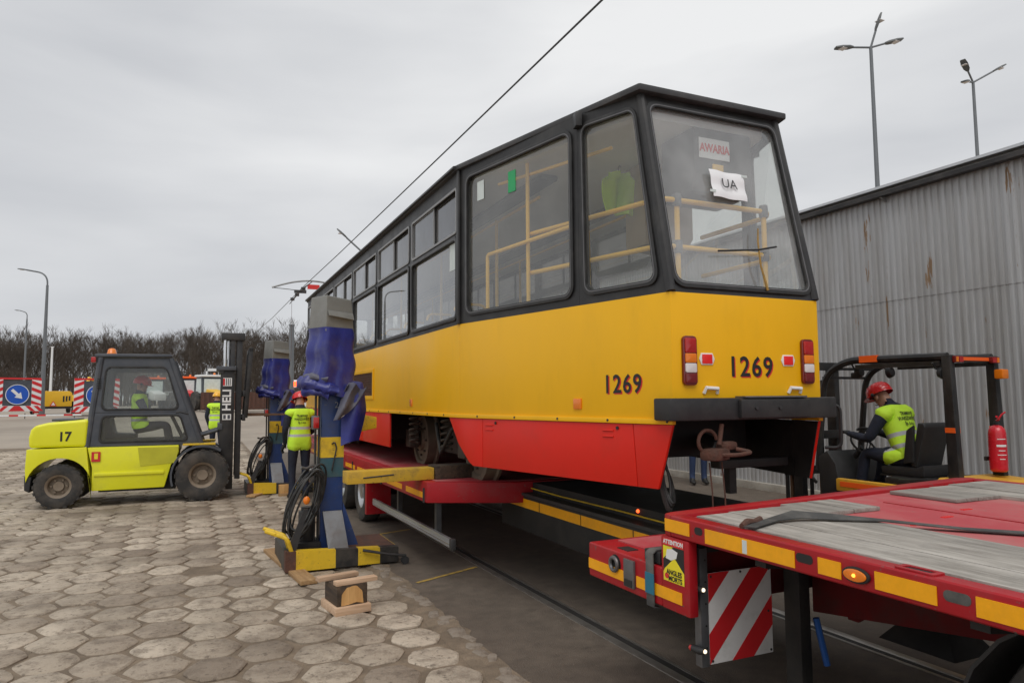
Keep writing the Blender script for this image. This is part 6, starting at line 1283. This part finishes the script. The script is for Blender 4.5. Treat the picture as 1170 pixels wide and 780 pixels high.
# ================================================================== far vehicles and boards
def arrow_trailer(label, x, y, z, rz):
    t = thing('arrow_trailer', label, 'arrow board', (x, y, z), rz, 'arrow board trailers')      # faces -y
    B().bb(-1.05, 1.05, .02, .10, .42, 2.05).build('board', 'lift_grey', t)
    for s in (-1, 1):
        x0, x1 = (-1.22, -.72) if s < 0 else (.72, 1.22)
        pnl = B().bb(x0, x1, -.03, .0, .55, 2.12).build('side_panel', 'sign_white', t)
        for k in range(5):
            zb = .55+k*.40-.10; p = [(x0, zb), (x1, zb+.22), (x1, zb+.42), (x0, zb+.20)] if s < 0 else [(x0, zb+.22), (x1, zb), (x1, zb+.20), (x0, zb+.42)]
            p = [(a, min(max(c, .55), 2.12)) for a, c in p]
            if max(c for _, c in p)-min(c for _, c in p) > .05: B().prism(p, -.036, -.031, 'y').build('stripe', 'sign_red', pnl, smooth=0)
    lo_p = B().bb(-1.22, 1.22, -.03, .0, .22, .55).build('lower_panel', 'sign_white', t)
    for s in (-1, 1):
        for k in range(3): a = .0+k*.42; B().prism([(s*a, .54), (s*(a+.22), .54), (s*(a+.52), .23), (s*(a+.30), .23)] if k else [(0, .54), (s*.14, .54), (s*.42, .23), (0, .23)], -.036, -.031, 'y').build('stripe', 'sign_red', lo_p, smooth=0)
    dc = B().cyl((0, -.05, 1.22), (0, -.01, 1.22), .60, n=36).build('round_sign', 'sign_blue', t)
    B().lathe([(.60, 0), (.60, .012), (.565, .012), (.565, 0)], (0, -.051, 1.22), (0, -1, 0), 36, True).build('sign_rim', 'sign_white', dc)
    rt_ = Matrix.Rotation(R(45), 3, 'Y'); arw = [(-.40, .08), (.02, .08), (.02, .22), (.36, 0), (.02, -.22), (.02, -.08), (-.40, -.08)]
    b = B(); pts = [rt_ @ Vector((a, 0, c)) for a, c in arw]; b.prism([(p.x, p.z+1.22) for p in pts], -.064, -.053, 'y'); b.build('arrow', 'sign_white', dc, smooth=0)
    B().bb(-1.2, 1.2, -.02, .10, 2.12, 2.22).build('top_bar', 'sign_red', t); B().bb(-.9, .9, .12, 1.6, .30, .42).build('chassis', 'steel_dark', t)
    for s in (-1, 1):
        B().lathe([(.1, -.08), (.25, -.08), (.27, 0), (.25, .08), (.1, .08)], (s*.98, .8, .27), (1, 0, 0), 18).build('wheel', 'tyre', t); B().bb(s*.98-.16, s*.98+.16, -.05, .0, .10, .22).build('tail_lamp', 'lens_red', t)
    return t
arrow_trailer('arrow board trailer with a blue arrow sign at the left edge', -9.25, 50.6, .84, R(22)); arrow_trailer('arrow board trailer half hidden behind the forklift cab', -4.95, 48.9, .77, R(22))
cp_ = thing('compressor_trailer', 'yellow box-shaped compressor trailer with a warning triangle behind the arrow boards', 'trailer', (-7.9, 55.6, .84), R(20))
bd = B().prism([(-.85, .45), (.85, .45), (.85, 1.35), (.70, 1.48), (-.72, 1.48), (-.85, 1.35)], 0, 1.6, 'y').build('housing', 'machine_yellow', cp_, bevel=.05)
for k in range(3): B().bb(.30+.17*k, .40+.17*k, -.006, .002, .75+.04*k, 1.15).build('vent', 'ink', bd)
B().prism([(-.45, .48), (-.05, .48), (-.25, .82)], -.03, -.002, 'y').build('warning_triangle', 'sign_red', cp_); B().prism([(-.37, .53), (-.13, .53), (-.25, .74)], -.036, -.031, 'y').build('triangle_face', 'sign_white', cp_)
B().bb(-.8, .8, .1, 1.5, .30, .45).build('chassis', 'steel_dark', cp_)
for s in (-1, 1): B().lathe([(.1, -.09), (.28, -.09), (.30, 0), (.28, .09), (.1, .09)], (s*.82, .8, .30), (1, 0, 0), 18).build('wheel', 'tyre', cp_)
def digger(label, x, y, rz, m='machine_yellow', s=1.0, arm=True):
    t = thing('excavator', label, 'excavator', (x, y, .84), rz); 
    for k in (-1, 1): B().prism([(-1.2, .35), (-1.0, 0), (1.0, 0), (1.2, .35), (1.0, .7), (-1.0, .7)], k*.8-.2, k*.8+.2, 'y').build('track', 'chassis', t)
    B().bb(-1.1, 1.0, -.9, .9, .75, 1.5).build('body', m, t, bevel=.08); cbn = B().prism([(.0, 1.5), (1.1, 1.5), (.95, 2.6), (.1, 2.6)], -.85, -.05, 'y').build('cab', 'lift_grey', t, bevel=.05); B().prism([(.15, 1.65), (.98, 1.65), (.88, 2.45), (.2, 2.45)], -.86, -.852, 'y').build('cab_window', 'glass_dark', cbn)
    if arm:
        am = B().tube([(.9, .2, 1.4), (2.2, .2, 3.6), (3.4, .2, 3.3)], [.22, .20, .16], 6).build('boom', m, t); B().tube([(3.4, .2, 3.3), (3.9, .2, 1.6)], [.15, .12], 6).build('dipper', m, am); B().prism([(3.6, 1.7), (4.2, 1.6), (4.3, 1.1), (3.8, .9), (3.5, 1.2)], -.3, .7, 'y').build('bucket', 'steel_dark', am)
    return t
digger('small yellow excavator parked behind the compressor trailer', -11.6, 98, R(70)); digger('dark excavator with raised boom in front of the wood', .2, 84, R(10), 'steel_dark')
def tractor(label, x, y, rz, hood, cab):
    t = thing('tractor', label, 'tractor', (x, y, .84), rz); B().prism([(.2, .8), (2.3, .8), (2.35, 1.35), (.2, 1.65)], -.45, .45, 'y').build('hood', hood, t, bevel=.08)
    cb_ = B().prism([(-1.0, 1.1), (.35, 1.1), (.2, 2.55), (-.85, 2.55)], -.75, .75, 'y').build('cab', 'lift_grey', t, bevel=.05); B().bb(-1.0, .4, -.85, .85, 2.55, 2.72).build('cab_roof', cab, t, bevel=.06)
    B().prism([(-.85, 1.35), (.22, 1.35), (.12, 2.42), (-.72, 2.42)], -.765, -.752, 'y').build('cab_window', 'sticker_pale', cb_); B().bb(.30, .37, -.6, .6, 1.4, 2.4).build('windscreen', 'sticker_pale', cb_)
    for (xx, r_) in ((-.6, .75), (1.8, .48)):
        for s in (-1, 1): B().lathe([(.2, -.18), (r_*.9, -.2), (r_, 0), (r_*.9, .2), (.2, .18)], (xx, s*.85, r_), (0, 1, 0), 22).build('wheel', 'tyre', t)
    B().lathe([(.09, 0), (.08, .15), (.02, .18)], (-.3, .4, 2.72), n=10).build('beacon', 'lens_orange', t); return t
tractor('tractor with red roof seen through the lime forklift cab', -2.6, 66, R(-75), 'sign_white', 'refl_orange'); tractor('tractor with orange roof beyond the forklift windscreen', -.2, 63, R(-80), 'sign_red', 'refl_orange'); tractor('tractor with yellow bonnet behind the yellow helmet', 1.55, 58.5, R(-70), 'machine_yellow', 'sign_white')
gs = thing('site_building', 'long low pale site building at the foot of the wood', 'building', (1.0, 96, .84), R(-8)); B().bb(-4, 4, 0, 6, 0, 1.7).build('wall', 'sticker_pale', gs); B().bb(-4.2, 4.2, -.3, 6.3, 1.7, 1.9).build('roof', 'alu_dull', gs)
for k in range(3): B().bb(-3.4+k*2.5, -2.2+k*2.5, -.06, -.01, .7, 1.4).build('window', 'ink_grey', gs)
gn = thing('sign_gantry', 'white square gantry frame standing before the wood', 'gantry', (2.9, 100, .84)); 
for x in (-.75, .75): B().bb(x-.1, x+.1, -.1, .1, 0, 4.9).build('post', 'sign_white', gn)
B().bb(-.9, .9, -.1, .1, 4.55, 4.9).build('beam', 'sign_white', gn)
ct = thing('rusty_container', 'low rust-brown container standing behind the far jack', 'container', (7.2, 53, .84), R(-4)); cbx = B().bb(-6.4, 3.5, 0, 2.4, .12, 1.35).build('body', 'rust', ct)
for k in range(33): B().bb(-6.3+k*.3, -6.15+k*.3, -.05, -.001, .2, 1.28).build('rib', 'rust', cbx)
bu = thing('parked_bus', 'white bus with a red lit display partly hidden behind the near jack', 'bus', (5.15, 38, .52), R(-12)); B().bb(-1.25, 1.25, 0, 9, .35, 2.15).build('body', 'sign_white', bu, bevel=.12); B().bb(-1.1, 1.1, -.02, -.001, 1.0, 1.75).build('windscreen', 'glass_dark', bu); B().bb(-.75, .75, -.03, -.012, 1.82, 2.05).build('display', 'red_lit', bu)
for s in (-1, 1):
    for y in (1.8, 7): B().lathe([(.15, -.13), (.46, -.13), (.48, 0), (.46, .13), (.15, .13)], (s*1.12, y, .48), (1, 0, 0), 20).build('wheel', 'tyre', bu)
    B().bb(s*1.15-.12, s*1.15+.12, -.02, .02, .55, .75).build('head_lamp', 'lens_white', bu)
# red and white barrier tape
tp = thing('barrier_tape', 'red and white barrier tape strung low in front of the arrow boards', 'tape', (-9.4, 45.9, gz(45.5)))
for k in range(12): B().bb(-1.0+k*.42, -.58+k*.42, 0, .01, .13, .22).build('tape_band', 'sign_red' if k % 3 == 1 else 'sign_white', tp)
for k in range(3): B().cyl((-.9+k*2.3, .02, 0), (-.9+k*2.3, .02, .30), .02, n=8).build('tape_post', 'steel_dark', tp)
